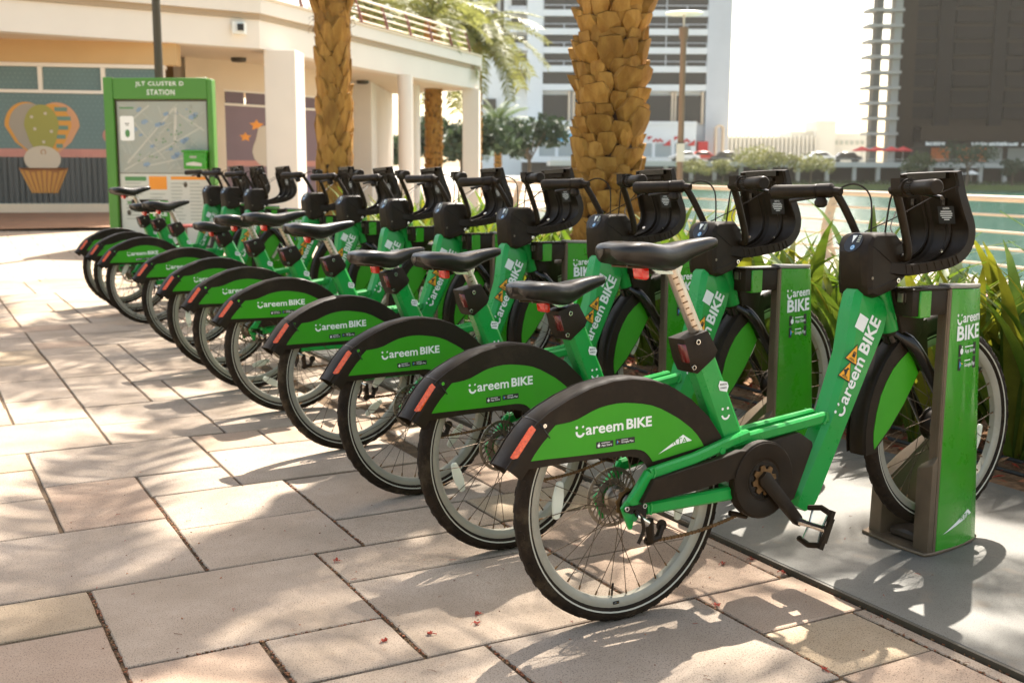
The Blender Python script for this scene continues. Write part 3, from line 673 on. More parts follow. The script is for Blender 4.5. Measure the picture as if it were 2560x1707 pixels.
    for i, (x_, z_) in enumerate(C_):
        p0 = C_[max(i - 1, 0)]; p1 = C_[min(i + 1, len(C_) - 1)]; nx_, nz_ = nrm2(p1, p0); nx_, nz_ = -nx_, -nz_
        if nz_ < 0 and i > 2: nx_, nz_ = -nx_, -nz_
        # outward normal
        tx_, tz_ = p1[0] - p0[0], p1[1] - p0[1]; L_ = math.hypot(tx_, tz_); nx_, nz_ = -tz_ / L_, tx_ / L_
        sc = 1.08 if i < 5 else 1.0
        secs.append([Vector((x_ + nx_ * h_, y_ * sc, z_ + nz_ * h_)) for y_, h_ in prof])
    m.loft(secs, BLACK, caps=False, closed=False)
    inner = [(s_[0].x, s_[0].z) for s_ in secs]
    skirt = [(-.387, .483), (-.352, .472), (-.313, .470), (-.187, .472), (-.075, .470), (-.008, .466), (.030, .456), (.052, .437), (.064, .415), (.30, .458), (.334, .452)] 
    poly = [(x_ * .995, z_ - .006) for x_, z_ in C_] + skirt[::-1][1:-1]
    for s in (-1, 1): m.prism(poly, s * .0405, s * .043, BLACK, XZ)
    # seam of the tail piece and screw
    m.tube([secs[4][k] + (secs[4][k] - Vector((secs[4][k].x, 0, secs[4][k].z))) * .012 for k in range(len(prof))], .0016, BLACKG, 5)
    for s in (-1, 1): m.lathe([(.0015, 0), (.0055, 0), (.0055, .002), (.0015, .002)], CHROME, lambda u, v, h: Vector((-.268 + u, s * (.0455 + h), .578 + v)), 10, True)
    fen = m.build('rear_fender', root, smooth=50)
    m = MB(); m.loft([[Vector((-.370, -.0405, .507)), Vector((-.364, -.0455, .502)), Vector((-.350, -.0472, .503)), Vector((-.361, -.0425, .514))], [Vector((-.313, -.0405, .577)), Vector((-.306, -.0455, .574)), Vector((-.293, -.0462, .571)), Vector((-.304, -.0425, .584))]], ORL); m.build('tail_reflector', fen, bevel=.001)
    pan = [(-.316, .491), (-.292, .520), (-.265, .549), (-.234, .576), (-.212, .577), (-.189, .579), (-.165, .584), (-.141, .593), (-.119, .601), (-.097, .607), (-.070, .611), (-.041, .613), (-.013, .612), (.015, .608), (.045, .603), (.073, .596), (.103, .584), (.131, .569), (.163, .551), (.191, .531), (.210, .516), (.228, .498), (.242, .480), (.252, .463), (.212, .458), (.165, .452), (.120, .446), (.075, .441), (.067, .453), (.058, .463), (.048, .472), (.035, .478), (.020, .482), (.003, .484), (-.06, .485), (-.12, .486), (-.20, .488), (-.26, .490)]
    for s in (-1, 1):
        m = MB(); m.prism(pan, s * .0428, s * .0446, GREENP, XZ); pn = m.build('fender_panel', root, smooth=30)
        if s < 0:
            fr = lambda u, v, h: Vector((u, -.0450 - h, v))
            Flat().careem(-.174, .539, .152, .028, WHITE).text('BIKE', -.012, .540, .084, .028, WHITE, .03).build('panel_lettering', fr, pn)
            Flat().badge(-.110, .499, .055, .0175, False).badge(-.048, .501, .063, .0165, True).build('store_badge', fr, pn)
            Flat().rta([(.093, .459), (.179, .504), (.210, .484), (.150, .478)], (.143, .4800, .050, .0155)).build('transport_logo', fr, pn)
    # ---- motor cover, chain guard, cranks
    m = MB(); m.prism([(.47, .44), (.50, .452), (.603, .464), (.655, .430), (.656, .415), (.585, .268), (.54, .245), (.47, .26)], -.058, .058, BLACK, XZ); m.build('motor_cover', root, bevel=.006, seg=2)
    m = MB(); P = [(.004, .344), (.044, .404), (.15, .419), (.275, .434), (.345, .446)]
    for i in range(0, 27): a_ = R(125 - i * 11.2); P.append((.430 + .112 * cos(a_), .352 + .112 * sin(a_)))
    P += [(.322, .370), (.17, .352)]
    m.prism(P, -.093, -.068, BLACK, XZ)
    m.lathe([(.108, -.0935), (.108, -.097), (.062, -.097), (.056, -.090), (.056, -.0935)], BLACK, lambda u, v, h: Vector((.430 + u, h, .352 + v)), 40, True)
    gd = m.build('chain_guard', root, bevel=.003)
    m = MB(); m.lathe([(.055, -.0938), (.012, -.0938)], BLACKG, lambda u, v, h: Vector((.430 + u, h, .352 + v)), 30)
    P = []
    for i in range(40): r = .043 if i % 5 in (0, 1, 2) else .032; P.append((.430 + r * cos(2 * pi * i / 40), .352 + r * sin(2 * pi * i / 40)))
    m.prism(P, -.0985, -.0945, RUST, XZ); m.lathe([(.021, -.0985), (.021, -.104), (.012, -.104)], STEEL, lambda u, v, h: Vector((.430 + u, h, .352 + v)), 16); m.build('chainring', root)
    for s in (-1, 1):
        m = MB(); e_ = Vector((.538, 0, .222)) if s < 0 else Vector((.322, 0, .482)); c_ = Vector((.430, 0, .352)); d = (e_ - c_); d.normalize(); nn = Vector((d.z, 0, -d.x))
        y0, y1 = s * .103, s * .122
        secs = [[c_ + d * t + nn * u * w_ + Vector((0, y0 * (1 - k) + y1 * k + s * v * .008, 0)) for u, v in ((1, -.8), (1, .6), (.6, 1), (-.6, 1), (-1, .6), (-1, -.8))] for t, w_, k in ((-.022, .014, 0), (-.010, .023, 0), (.03, .0215, .1), (.10, .0185, .7), (.165, .0165, 1), (.180, .010, 1))]
        m.loft(secs, BLACK); cr = m.build('crank_arm', root)
        m = MB(); pc = e_ + Vector((0, s * .13, 0))
        m.tube([pc, pc + Vector((0, s * .03, 0)), pc + Vector((0, s * .08, 0)), pc + Vector((0, s * .105, 0))], [.011, .0085, .009, .013], CHROME, 12)
        t_ = Vector((.42, 0, .907)); u_ = Vector((.907, 0, -.42))
        for q in (-1, 1):
            P = [pc + t_ * (q * .046 + q * .010 * (1 - abs(k) / 3)) + Vector((0, s * (.058 + k * .0145), 0)) for k in range(-3, 4)]
            m.tube(P, .0085, BLACK, 7); m.tube([pc + Vector((0, s * .035, 0)), pc + t_ * q * .046 + Vector((0, s * .03, 0))], .004, CHROME, 6); m.tube([pc + Vector((0, s * .085, 0)), pc + t_ * q * .046 + Vector((0, s * .09, 0))], .004, CHROME, 6)
            m.box(pc + t_ * q * .040 + Vector((0, s * .102, 0)), (.034, .010, .016), BLACK, Matrix.Rotation(R(-65), 3, 'Y'))
        m.box(pc + Vector((0, s * .106, 0)), (.072, .010, .018), BLACK, Matrix.Rotation(R(-65), 3, 'Y'))
        m.build('pedal', cr)
    # ---- chain with links, derailleur, spring
    m = MB(); A_, B2 = Vector((.072, -.050, .222)), Vector((.378, -.062, .256)); Lk = 26
    for i in range(Lk):
        t0, t1 = i / Lk, (i + .86) / Lk
        p = A_.lerp(B2, t0) + Vector((0, 0, -.012 * sin(pi * t0))); q = A_.lerp(B2, t1) + Vector((0, 0, -.012 * sin(pi * t1)))
        m.tube([p, (p + q) / 2, q], [.0062, .0042, .0062] if i % 2 else [.0055, .0040, .0055], RUST, 6)
    m.build('chain', root)
    m = MB(); m.tube([(.040, -.072, .290), (.052, -.066, .228)], [.014, .010], BLACK, 8); m.tube([(.052, -.060, .226), (.085, -.056, .232), (.098, -.056, .262)], [.011, .010, .009], BLACK, 8)
    m.prism([(-.036, .338), (.020, .338), (.030, .322), (.026, .296), (.012, .312), (.0, .318), (-.020, .316), (-.040, .324)], -.078, -.0705, BLACKG, XZ)
    m.lathe([(.004, -.0785), (.007, -.0785), (.007, -.081), (.004, -.081)], CHROME, lambda u, v, h: Vector((-.036 + u, h, .333 + v)), 10, True); m.lathe([(.004, -.0785), (.007, -.0785), (.007, -.081), (.004, -.081)], CHROME, lambda u, v, h: Vector((.022 + u, h, .333 + v)), 10, True)
    m.tube(smooth_path([(-.008, -.078, .322), (.004, -.092, .30), (.008, -.092, .270), (-.006, -.088, .236)], 4), .0055, BLACK, 6)
    m.tube([(-.012, -.082, .308), (.030, -.080, .284)], [.013, .010], CHROME, 10)
    m.tube([(.098, -.056, .262), (.098, -.050, .262)], .016, BLACK, 12); m.tube([(.052, -.058, .226), (.052, -.050, .226)], .013, BLACK, 12)
    m.build('derailleur', root)
    m = MB(); P = [Vector((.40 + .0014 * i, -.060 + .006 * cos(i * 1.05), .243 + .0004 * i + .006 * sin(i * 1.05))) for i in range(0, 48)]; m.tube(P, .0012, STEEL, 4); m.tube([(.335, -.060, .262), (.395, -.060, .243)], .008, BLACK, 8); m.build('chain_tensioner', root)
    # ---- front fender, panel, fork
    def arcp(r, a0, a1, k): return [(HX + r * cos(R(a0 + (a1 - a0) * i / k)), HZ + r * sin(R(a0 + (a1 - a0) * i / k))) for i in range(k + 1)]
    CF = arcp(.380, 188, 92, 16); secs = []
    pf = [(-.038, -.055), (-.040, -.022), (-.036, -.010), (-.022, -.001), (.022, -.001), (.036, -.010), (.040, -.022), (.038, -.055)]
    m = MB()
    for x_, z_ in CF:
        d = Vector((x_ - HX, z_ - HZ)).normalized(); secs.append([Vector((x_ + d.x * h_, y_, z_ + d.y * h_)) for y_, h_ in pf])
    m.loft(secs, BLACK, caps=False, closed=False)
    sk = arcp(.378, 188, 108, 12) + [(1.165, .640), (1.128, .600), (1.060, .498), (.986, .410), (.930, .362)]
    for s in (-1, 1): m.prism(sk, s * .0385, s * .0405, BLACK, XZ)
    m.build('front_fender', root, smooth=50)
    pf2 = [(.931, .370), (.927, .396), (.927, .425), (.938, .483), (.955, .536), (.978, .577), (1.007, .615), (1.040, .643), (1.077, .666), (1.100, .630), (1.120, .594), (1.090, .548), (1.058, .502), (.998, .432)]
    for s in (-1, 1):
        m = MB(); m.prism(pf2, s * .0402, s * .0424, GREENP, XZ); m.build('front_fender_panel', root)
    m = MB(); m.tube([(1.034, 0, .735), (1.052, 0, .700)], [.028, .034], BLACKG, 12)
    for s in (-1, 1): m.tube(smooth_path([(1.045, s * .015, .722), (1.075, s * .052, .688), (1.128, s * .060, .618), (1.205, s * .062, .512), (HX, s * .062, HZ)], 5), [.024] * 5 + [.022] * 5 + [.020] * 5 + [.016] * 6, BLACKG, 10)
    m.build('fork', root)
    m = MB(); m.prism([(1.0, .86), (1.05, .87), (1.12, .86), (1.15, .80), (1.13, .72), (1.09, .66), (1.045, .70)], -.045, .045, BLACK, XZ); m.build('lock_block', root, bevel=.01, seg=2)
    # ---- head housing with display
    hp = [(.805, .962), (.812, .984), (.836, 1.010), (.862, 1.034), (.880, 1.040), (.985, 1.040), (1.010, 1.015), (1.036, .915), (1.028, .900), (.978, .862), (.892, .842), (.842, .852), (.826, .882)]
    m = MB(); secs = []
    for y_, dx_, k_ in ((-.066, .050, .90), (-.058, .030, .96), (-.040, .008, 1.0), (.040, .008, 1.0), (.058, .030, .96), (.066, .050, .90)):
        secs.append([Vector((.945 + ((max(x_, .805 + dx_) - .945) * (.70 if x_ < .945 else 1)) * (k_ if x_ > .945 else 1), y_, .94 + (z_ - .94) * k_)) for x_, z_ in hp])
    m.loft(secs, BLACK)
    for s in (-1, 1):
        m.tube([(.862, s * .0655, 1.012), (.905, s * .0668, .985), (.965, s * .0668, .945), (1.005, s * .0655, .915)], .0014, BLACKG, 5); m.tube([(.862, s * .0660, .872), (.92, s * .0668, .880), (.985, s * .0660, .900)], .0012, BLACKG, 5)
        m.lathe([(.001, 0), (.005, 0), (.005, .0015), (.001, .0015)], STEEL, lambda u, v, h: Vector((.880 + u, s * (.0662 + h), .905 + v)), 8, True)
    m.lathe([(.003, 0), (.008, 0), (.008, .003), (.003, .003)], CHROME, lambda u, v, h: Vector((.990 + u, -.0665 - h, .893 + v)), 10, True)
    hh = m.build('head_housing', root, bevel=.007, seg=2)
    hh.modifiers.new('t', 'TRIANGULATE') if False else None
    a0 = Vector((.812, 0, .975)); dx = Vector((.035, 0, .056)).normalized(); up_ = Vector((-dx.z, 0, dx.x))
    frd = lambda u, v, h: Vector((.8545, 0, .980)) + dx * u + Vector((0, -v, 0)) + up_ * (.0062 + h)
    Flat().poly([(.034 + .034 * cos(R(t)), .034 * sin(R(t))) for t in range(0, 360, 20)], BLACKG).build('display_plate', frd, hh)
    F = Flat().disc(.016, .006, .0085, BLUE).poly([(.032, -.004), (.058, -.012), (.058, .006)], WHITE); F.parts += [(V_, F_, m_, 1) for V_, F_, m_ in Flat().arc(.016, .006, .0045, .006, 0, 360, WHITE, 14).parts]
    for i in range(4): F.rect(.034 + .0065 * i, .012, .0045, .012, GREYL)
    F.build('display_icons', lambda u, v, h: frd(u, v, h + .0008), hh)
    # ---- basket
    J = smooth_path([(.955, 0, .930), (1.02, 0, .922), (1.12, 0, .934), (1.195, 0, .955), (1.238, 0, .990), (1.250, 0, 1.037), (1.236, 0, 1.085), (1.215, 0, 1.15), (1.198, 0, 1.222)], 4); NJ = len(J)
    def hw(t): return .066 + (.128 - .066) * min(1, t / .28) if t < .72 else .128 - .018 * (t - .72) / .28
    m = MB(); secs = []
    for i, p in enumerate(J):
        t = i / (NJ - 1); T_ = (J[min(i + 1, NJ - 1)] - J[max(i - 1, 0)]).normalized(); N_ = Vector((-T_.z, 0, T_.x)); w_ = hw(t)
        pr = [(-w_, .020), (-w_ + .010, .020), (-w_ + .016, .004), (-.03, .002), (-.022, -.004), (.022, -.004), (.03, .002), (w_ - .016, .004), (w_ - .010, .020), (w_, .020), (w_, -.012), (w_ - .02, -.016), (-w_ + .02, -.016), (-w_, -.012)]
        sq = .45 if t > .93 else 1
        secs.append([p + Vector((0, y_, 0)) + N_ * h_ * (sq if h_ > .01 else 1) for y_, h_ in pr])
    m.loft(secs, BLACK)
    for s in (-1, 1): m.lathe([(.003, 0), (.007, 0), (.007, .003), (.003, .003)], CHROME, lambda u, v, h: Vector((1.19 + u, s * .06 + v, .975 + h + u * .5)), 10, True)
    for s in (-1, 1): m.box((1.198, s * .06, 1.13), (.012, .012, .022), BLACKG)
    for k_ in range(9):
        i = 3 + k_; p = J[i]; T_ = (J[i + 1] - J[i - 1]).normalized(); N_ = Vector((-T_.z, 0, T_.x)); w_ = hw(i / (NJ - 1))
        for s in (-1, 1): m.tube([p + Vector((0, s * (w_ + .0005), 0)) + N_ * .017, p + Vector((0, s * (w_ + .0005), 0)) - N_ * .009 + T_ * .006], .0028, BLACK, 5)
    for s in (-1, 1): m.tube([J[i] + Vector((-.004, s * .045, .006)) for i in range(6, NJ - 3)], .005, BLACK, 6)
    m.box((1.196, 0, 1.212), (.030, .15, .020), BLACKG); m.box((1.200, 0, 1.190), (.018, .10, .012), BLACK)
    bk = m.build('basket', root, smooth=35)
    T_ = Vector((-.20, 0, .98)).normalized(); q0 = Vector((1.2165, -.045, 1.075)); frc = lambda u, v, h: q0 + Vector((0, -u, 0)) + T_ * v + Vector((-.0102 - h, 0, 0)) 
    F = Flat().rect(-.012, -.014, .062, .056, INK); t = Flat().text('CAUTION', .008, .032, .024, .006, WHITE, .02)
    for i, w_ in enumerate((.040, .046, .044, .036, .020)): t.rect(.019 - w_ / 2, .024 - i * .0065, w_, .0028, WHITE)
    F.parts += [(V_, F_, m_, 1) for V_, F_, m_ in t.parts]; F.build('caution_label', frc, bk)
    # ---- handlebar: two risers, angled grips, levers, bell
    m = MB()
    ends = []
    for s in (-1, 1):
        m.tube(smooth_path([(1.005, s * .050, .965), (1.004, s * .083, .962), (1.000, s * .094, .985), (.985, s * .097, 1.03), (.948, s * .108, 1.105), (.922, s * .116, 1.150), (.910, s * .122, 1.168)], 4), .0125, BLACK, 10)
        m.tube(smooth_path([(.916, s * .100, 1.166), (.908, s * .130, 1.170), (.895, s * .17, 1.171), (.868, s * .245, 1.171)], 4), .013, BLACK, 10)
    hb = m.build('handlebar', root)
    for s in (-1, 1):
        m = MB(); A_ = Vector((.893, s * .178, 1.171)); E_ = Vector((.842, s * .325, 1.171)); d = (E_ - A_)
        m.tube([A_ - d * .36, A_ - d * .30, A_ - d * .02], [.015, .0235, .0235], BLACK, 10)
        m.tube([A_, A_ + d * .03, A_ + d * .10, A_ + d * .8, A_ + d * .97, E_], [.021, .0225, .0205, .0225, .0225, .019], BLACK, 16)
        if s < 0:
            for i in range(18):
                a_ = 2 * pi * i / 18; p = A_ + d * .16; e1 = d.normalized().orthogonal().normalized(); e2 = d.normalized().cross(e1); m.tube([p + (e1 * cos(a_) + e2 * sin(a_)) * .0225, p + d * .17 + (e1 * cos(a_) + e2 * sin(a_)) * .0225], .0018, BLACKG, 4)
            m.tube([A_ - d * .10, A_ + d * .06], .027, BLACK, 14); m.box(A_ - d * .16 + Vector((-.006, 0, .014)), (.05, .036, .030), BLACK)
        m.build('grip', hb)
        m = MB(); p = A_ + d * .02 + Vector((.022, 0, -.010)); m.tube(smooth_path([p - d * .12 - Vector((.01, 0, 0)), p + Vector((.02, 0, -.004)), p + d * .45 + Vector((.026, 0, -.012)), p + d * .82 + Vector((.020, 0, -.020))], 4), .0062, BLACKG, 8); m.build('brake_lever', hb)
    m = MB(); m.tube([(.890, .160, 1.150), (.890, .160, 1.138), (.890, .160, 1.126), (.890, .160, 1.118)], [.013, .021, .020, .010], BLACK, 14); m.build('bell', hb)
    m = MB()
    m.tube(smooth_path([(.905, -.14, 1.160), (.94, -.10, 1.175), (.968, -.05, 1.14), (.970, -.03, 1.04)], 6), .0028, BLACK, 6)
    m.tube(smooth_path([(.905, .13, 1.165), (.955, .085, 1.19), (.99, .05, 1.15), (.975, .03, 1.03)], 6), .0028, BLACK, 6)
    m.tube(smooth_path([(.995, -.085, 1.0), (1.03, .0, 1.045), (1.10, .05, 1.09), (1.19, .10, 1.13)], 6), .0022, BLACK, 5)
    m.tube(smooth_path([(.990, .07, 1.04), (1.03, -.03, 1.09), (1.12, -.09, 1.15), (1.195, -.12, 1.18)], 6), .0020, BLACK, 5)
    m.build('cable', root)
    return root

YS = [0, .652, 1.348, 2.128, 3.002, 3.667, 4.374, 5.29, 6.558, 7.313, 7.95]
XS = [0, .002, -.006, .006, .011, .006, .01, .037, .002, .019, .02]
YAW = [1.2, 6.74, 6.46, 8.36, 2.89, 6.69, 9.41, 5.85, 10.3, 12.63, 14.2]
FY = [.043, .81, 1.501, 2.319, 3.08, 3.825, 4.587, 5.43, 6.79, 7.592, 8.262]
DL = [.02, .21, .155, .21, .12, .09, .135, .23, .115, .16, .025]
LB = ['nearest green rental bicycle with its tall bare seat post, frontmost of the docked row',
      'green rental bicycle with the lowest saddle, right behind the frontmost one in the row',
      'green rental bicycle third from the front, its basket before the thick palm trunk',
      'green rental bicycle fourth from the front, saddle pushed low beside the thick palm',
      'green rental bicycle fifth from the front, standing after the wider gap in the docked row',
      'green rental bicycle sixth from the front of the docked row, saddle at mid height',
      'green rental bicycle seventh from the front, fifth from the map sign end of the row',
      'green rental bicycle with very low saddle, fourth from the map sign end of the row',
      'green rental bicycle third from the map sign end, first of the three bunched together',
      'green rental bicycle last but one towards the green map sign at the row end',
      'farthest green rental bicycle with raised saddle against the green map sign']
bike = make_bike()
rbk = random.Random(11)
CR = [0, 2.2, -.9, 1.3, 3.0, -.3, 1.8, -1.6, .7, 2.6, -2.3]
for i, y in enumerate(YS):
    o = bike if i == 0 else copy_tree(bike)
    tag(o, LB[i], 'bicycle', 'rental bicycles docked in a row')
    o.location = (XS[i], y, 0); o.rotation_euler = (R(-2.5) + (R(rbk.uniform(-.8, .8)) if i else 0), 0, R(YAW[i]))
    dl = DL[i]
    for ch in o.children:
        nm = ch.name.split('.')[0]
        if nm in ('saddle', 'seat_post', 'tail_light'): ch.location = (.44 * dl, 0, -.898 * dl)
        if i and nm in ('crank_arm', 'chainring'):
            if nm == 'chainring' or ch.name.endswith('x'): pass
            ch.matrix_local = Matrix.Translation((.43, 0, .352)) @ Matrix.Rotation(CR[i], 4, 'Y') @ Matrix.Translation((-.43, 0, -.352))
        if i and nm in ('rear_wheel', 'front_wheel'):
            a_ = rbk.uniform(0, 2 * pi); c_ = (0, .335) if nm == 'rear_wheel' else (1.272, .405)
            M_ = Matrix.Translation((c_[0], 0, c_[1])) @ Matrix.Rotation(a_, 4, 'Y') @ Matrix.Translation((-c_[0], 0, -c_[1])); ch.matrix_local = M_
# ------------------------------------------------------------------ DOCKS
CURVE = [(0, 0), (.05, .0025), (.10, .008), (.15, .017), (.20, .030), (.235, .042), (.258, .058)]   # green side seen from above
_cl = [0]
for p, q in zip(CURVE, CURVE[1:]): _cl.append(_cl[-1] + math.dist(p, q))
def side(u, v, h):
    u = max(0, min(_cl[-1], u))
    for i in range(len(CURVE) - 1):
        if u <= _cl[i + 1] + 1e-9:
            t = (u - _cl[i]) / (_cl[i + 1] - _cl[i]); p, q = CURVE[i], CURVE[i + 1]
            L_ = math.dist(p, q); nx_, ny_ = (q[1] - p[1]) / L_, -(q[0] - p[0]) / L_
            return Vector(((p[0] + (q[0] - p[0]) * t) * (1 - .24 * v / .87) + nx_ * h, p[1] + (q[1] - p[1]) * t + ny_ * h, v))
def make_dock():
    """origin: near front corner on the platform; x back along the bike, -y towards the viewer"""
    r = empty('bike_dock')
    m = MB(); P = CURVE[:] + [(.245, .066), (.15, .046), (.012, .041), (0, .041)]
    ring = [CURVE[i] for i in range(len(CURVE))]
    def z1(x): return .868 - .055 * x
    m.loft([[Vector((x, y, .012)) for x, y in P], [Vector((x * .76, y, z1(x * .76))) for x, y in P]], GREEND)
    col_ = m.build('green_column', r, smooth=30, bevel=.002)
    m = MB(); m.box((-.006, .0205, .44), (.011, .043, .858), BRONZE); m.box((-.0125, .010, .44), (.004, .016, .850), BRONZE); m.build('front_trim', r, smooth=0, bevel=.002)
    m = MB(); P2 = [(x * .775 - .006, y - .002) for x, y in CURVE] + [(.19, .068), (.12, .049), (.012, .0435), (-.014, .0435), (-.014, -.001)]
    m.loft([[Vector((x, y, z1(x) + .001)) for x, y in P2], [Vector((x, y, z1(x) + .014)) for x, y in P2]], GREYTOP); m.build('top_cap', r, smooth=30, bevel=.003, seg=2)
    m = MB(); m.box((-.092, .036, .828), (.150, .064, .078), BLACK); m.box((-.088, .034, .871), (.166, .072, .008), BLACKG); m.box((-.165, .045, .845), (.02, .03, .035), STEEL); lk = m.build('lock_head', r, bevel=.004, seg=2)
    m = MB(); m.box((-.115, .034, .826), (.050, .071, .084), GREEND); m.build('green_tab', lk, bevel=.003)
    m = MB(); m.loft([[Vector((x, y, z)) for x, y, z in ((-.036, .001, .012), (-.010, .001, .012), (-.010, .068, .012), (-.030, .068, .012))], [Vector((x, y, z)) for x, y, z in ((-.036, .001, .312), (-.010, .001, .345), (-.010, .068, .300), (-.030, .068, .288))]], BRONZE); m.build('wheel_guide', r, bevel=.006, seg=2)
    m = MB(); m.loft([[Vector((x, y, .012)) for x, y in ((-.02, .215), (.06, .205), (.22, .185), (.24, .20), (.10, .262), (-.012, .275))], [Vector((x, y, z)) for x, y, z in ((-.018, .215, .20), (.06, .205, .26), (.22, .185, .40), (.235, .20, .40), (.10, .262, .28), (-.010, .272, .20))]], BRONZE); m.build('wheel_guide', r, bevel=.01, seg=2)
    m = MB(); F_ = [(-.052, .000), (-.060, .12), (-.045, .272), (.02, .29), (.13, .278), (.25, .215), (.275, .13), (.262, .055), (.20, .026), (.10, .006), (0, -.006), (-.03, -.006)]
    m.prism(F_, .0128, .024, BRONZE, XY); m.build('base_plate', r, bevel=.003)
    m = MB(); m.prism([(.0, .075), (.22, .075), (.22, .17), (.0, .20)], .024, .058, BRONZED, XY); m.build('wheel_cradle', r, bevel=.01)
    fr = lambda u, v, h: side(u, v, h + .0012)
    Flat().careem(.040, .758, .188, .030, WHITE).text('BIKE', .044, .702, .178, .047, WHITE, .03).build('dock_lettering', fr, col_)
    Flat().badge(.060, .650, .134, .039, False).badge(.060, .606, .134, .039, True).build('store_badge', fr, col_)
    F = Flat(); up_ = lambda u: .075 + (u - .03) * (.062 / .145) if u <= .175 else .137 - (u - .175) * (.019 / .025); dn_ = lambda u: .075 + (u - .03) * (.043 / .17)
    for i in range(17):
        u0, u1 = .03 + .01 * i, .04 + .01 * i; F.poly([(u0, dn_(u0)), (u1, dn_(u1)), (u1, up_(u1)), (u0, up_(u0) + 1e-5)], WHITE)
    t_ = Flat().text('RTA', .124, .1080, .060, .0165, GREEND, 0.01); F.parts += [(V_, F_, m_, 4) for V_, F_, m_ in t_.parts]
    F.build('transport_logo', fr, col_)
    return r
DOCK = [(1.158, y - .115, None) for y in FY]
dock = make_dock()
DL_ = ['green bike dock with lettered column beside the front wheel of the nearest bicycle', 'green bike dock beside the front wheel of the second bicycle of the row', 'green bike dock half hidden behind the tall seat post of the nearest bicycle',
       'green bike dock standing in front of the foot of the thick palm trunk', 'green bike dock behind the saddle of the fourth bicycle', 'green bike dock holding the sixth bicycle of the row', 'green bike dock holding the seventh bicycle of the row',
       'green bike dock holding the bicycle with very low saddle near the row end', 'green bike dock holding the first of the three bunched bicycles', 'green bike dock holding the last bicycle but one', 'green bike dock holding the farthest bicycle', 'empty green bike dock at the row end under the map sign']
for i, (x, y, _) in enumerate(DOCK + [(1.17, 8.75, None)]):
    o = dock if i == 0 else copy_tree(dock)
    o.location = (x, y, 0); tag(o, DL_[i], 'bike dock', 'green bike docks in a row')
    if i == 11: o.location = (.60, 9.6, 0); o.rotation_euler.z = R(-8)

# ------------------------------------------------------------------ PALMS
def frond_mesh(seed, L_=2.6, droop=.9, wide=.034, mt=None, k=46):
    rr = random.Random(seed); m = MB(); pts = []
    for i in range(13):
        t = i / 12; pts.append(Vector((L_ * (t - .12 * t * t), 0, droop * (.55 * t - 1.25 * t * t))))
    m.tube(pts, [.022 * (1 - .85 * i / 12) for i in range(13)], mt or FROND, 5)
    for i in range(k):
        t = .16 + .84 * i / k; j = min(11, int(t * 12)); p = pts[j].lerp(pts[j + 1], t * 12 - j); T_ = (pts[j + 1] - pts[j]).normalized()
        ll = .42 * (1 - .55 * abs(t - .45)) * rr.uniform(.85, 1.1)
        for s in (-1, 1):
            d = (Vector((0, s, 0)) * .85 + T_ * rr.uniform(.45, .75) + Vector((0, 0, rr.uniform(.15, .45)))).normalized()
            nn = d.cross(T_).normalized(); wv = d.cross(nn).normalized() * wide / 2
            q = p + d * ll * .55; e = p + d * ll + Vector((0, 0, -.10 * rr.random() - .05))
            m.add([p - wv * .5, p + wv * .5, q + wv, q - wv, e], [(0, 1, 2, 3), (3, 2, 4)], mt or FROND)
    o = m.build('frond', smooth=0); me = o.data; bpy.data.objects.remove(o); return me
FR = [frond_mesh(1), frond_mesh(2, 2.4, 1.2), frond_mesh(3, 2.7, .6)]
FRY = [frond_mesh(4, 2.2, 1.0, .040, FRONDY), frond_mesh(5, 2.0, 1.4, .040, FRONDY)]
def boot_mesh(seed, w, h, out, pointy):
    rr = random.Random(seed); m = MB(); j = lambda s: rr.uniform(-s, s)
    # x outward, y around, z up: shield-shaped stub, narrow and flush below, wide and cut off above
    pw = .5 - .34 * pointy
    Q = [(-pw, .46), (0, .50), (pw, .46), (.54, .10 + .06 * pointy), (.34, -.28), (.08, -.56), (-.10, -.55), (-.36, -.26), (-.54, .08 + .06 * pointy)]
    tl = j(.5)
    base = [Vector((-.03, w * u * 1.0, h * v)) for u, v in Q]
    mid = [Vector((out * (.10 + .90 * (v + .56) / 1.06) + j(.006) + tl * u * .035, w * u * (.96 + j(.06)), h * (v * .97 + .05 + (.06 if v > .4 else 0)) + j(.005))) for u, v in Q]
    m.loft([base, mid], BOOT, caps=False)
    cc = Vector((out * .62 + .012 + j(.005), j(.015), h * .05 + j(.01))); k = len(Q)
    m.add(mid + [cc], [(i_, (i_ + 1) % k, k) for i_ in range(k)], BOOT)
    lid = [base[0], base[1], base[2], mid[2] + Vector((-.001, 0, .0015)), mid[1] + Vector((-.001, 0, .0015)), mid[0] + Vector((-.001, 0, .0015))]
    m.add([q + Vector((0, 0, .0012)) for q in lid], [(0, 1, 4, 5), (1, 2, 3, 4)], BOOTC)
    o = m.build('leaf_base', smooth=0, bevel=.002); me = o.data; bpy.data.objects.remove(o); return me
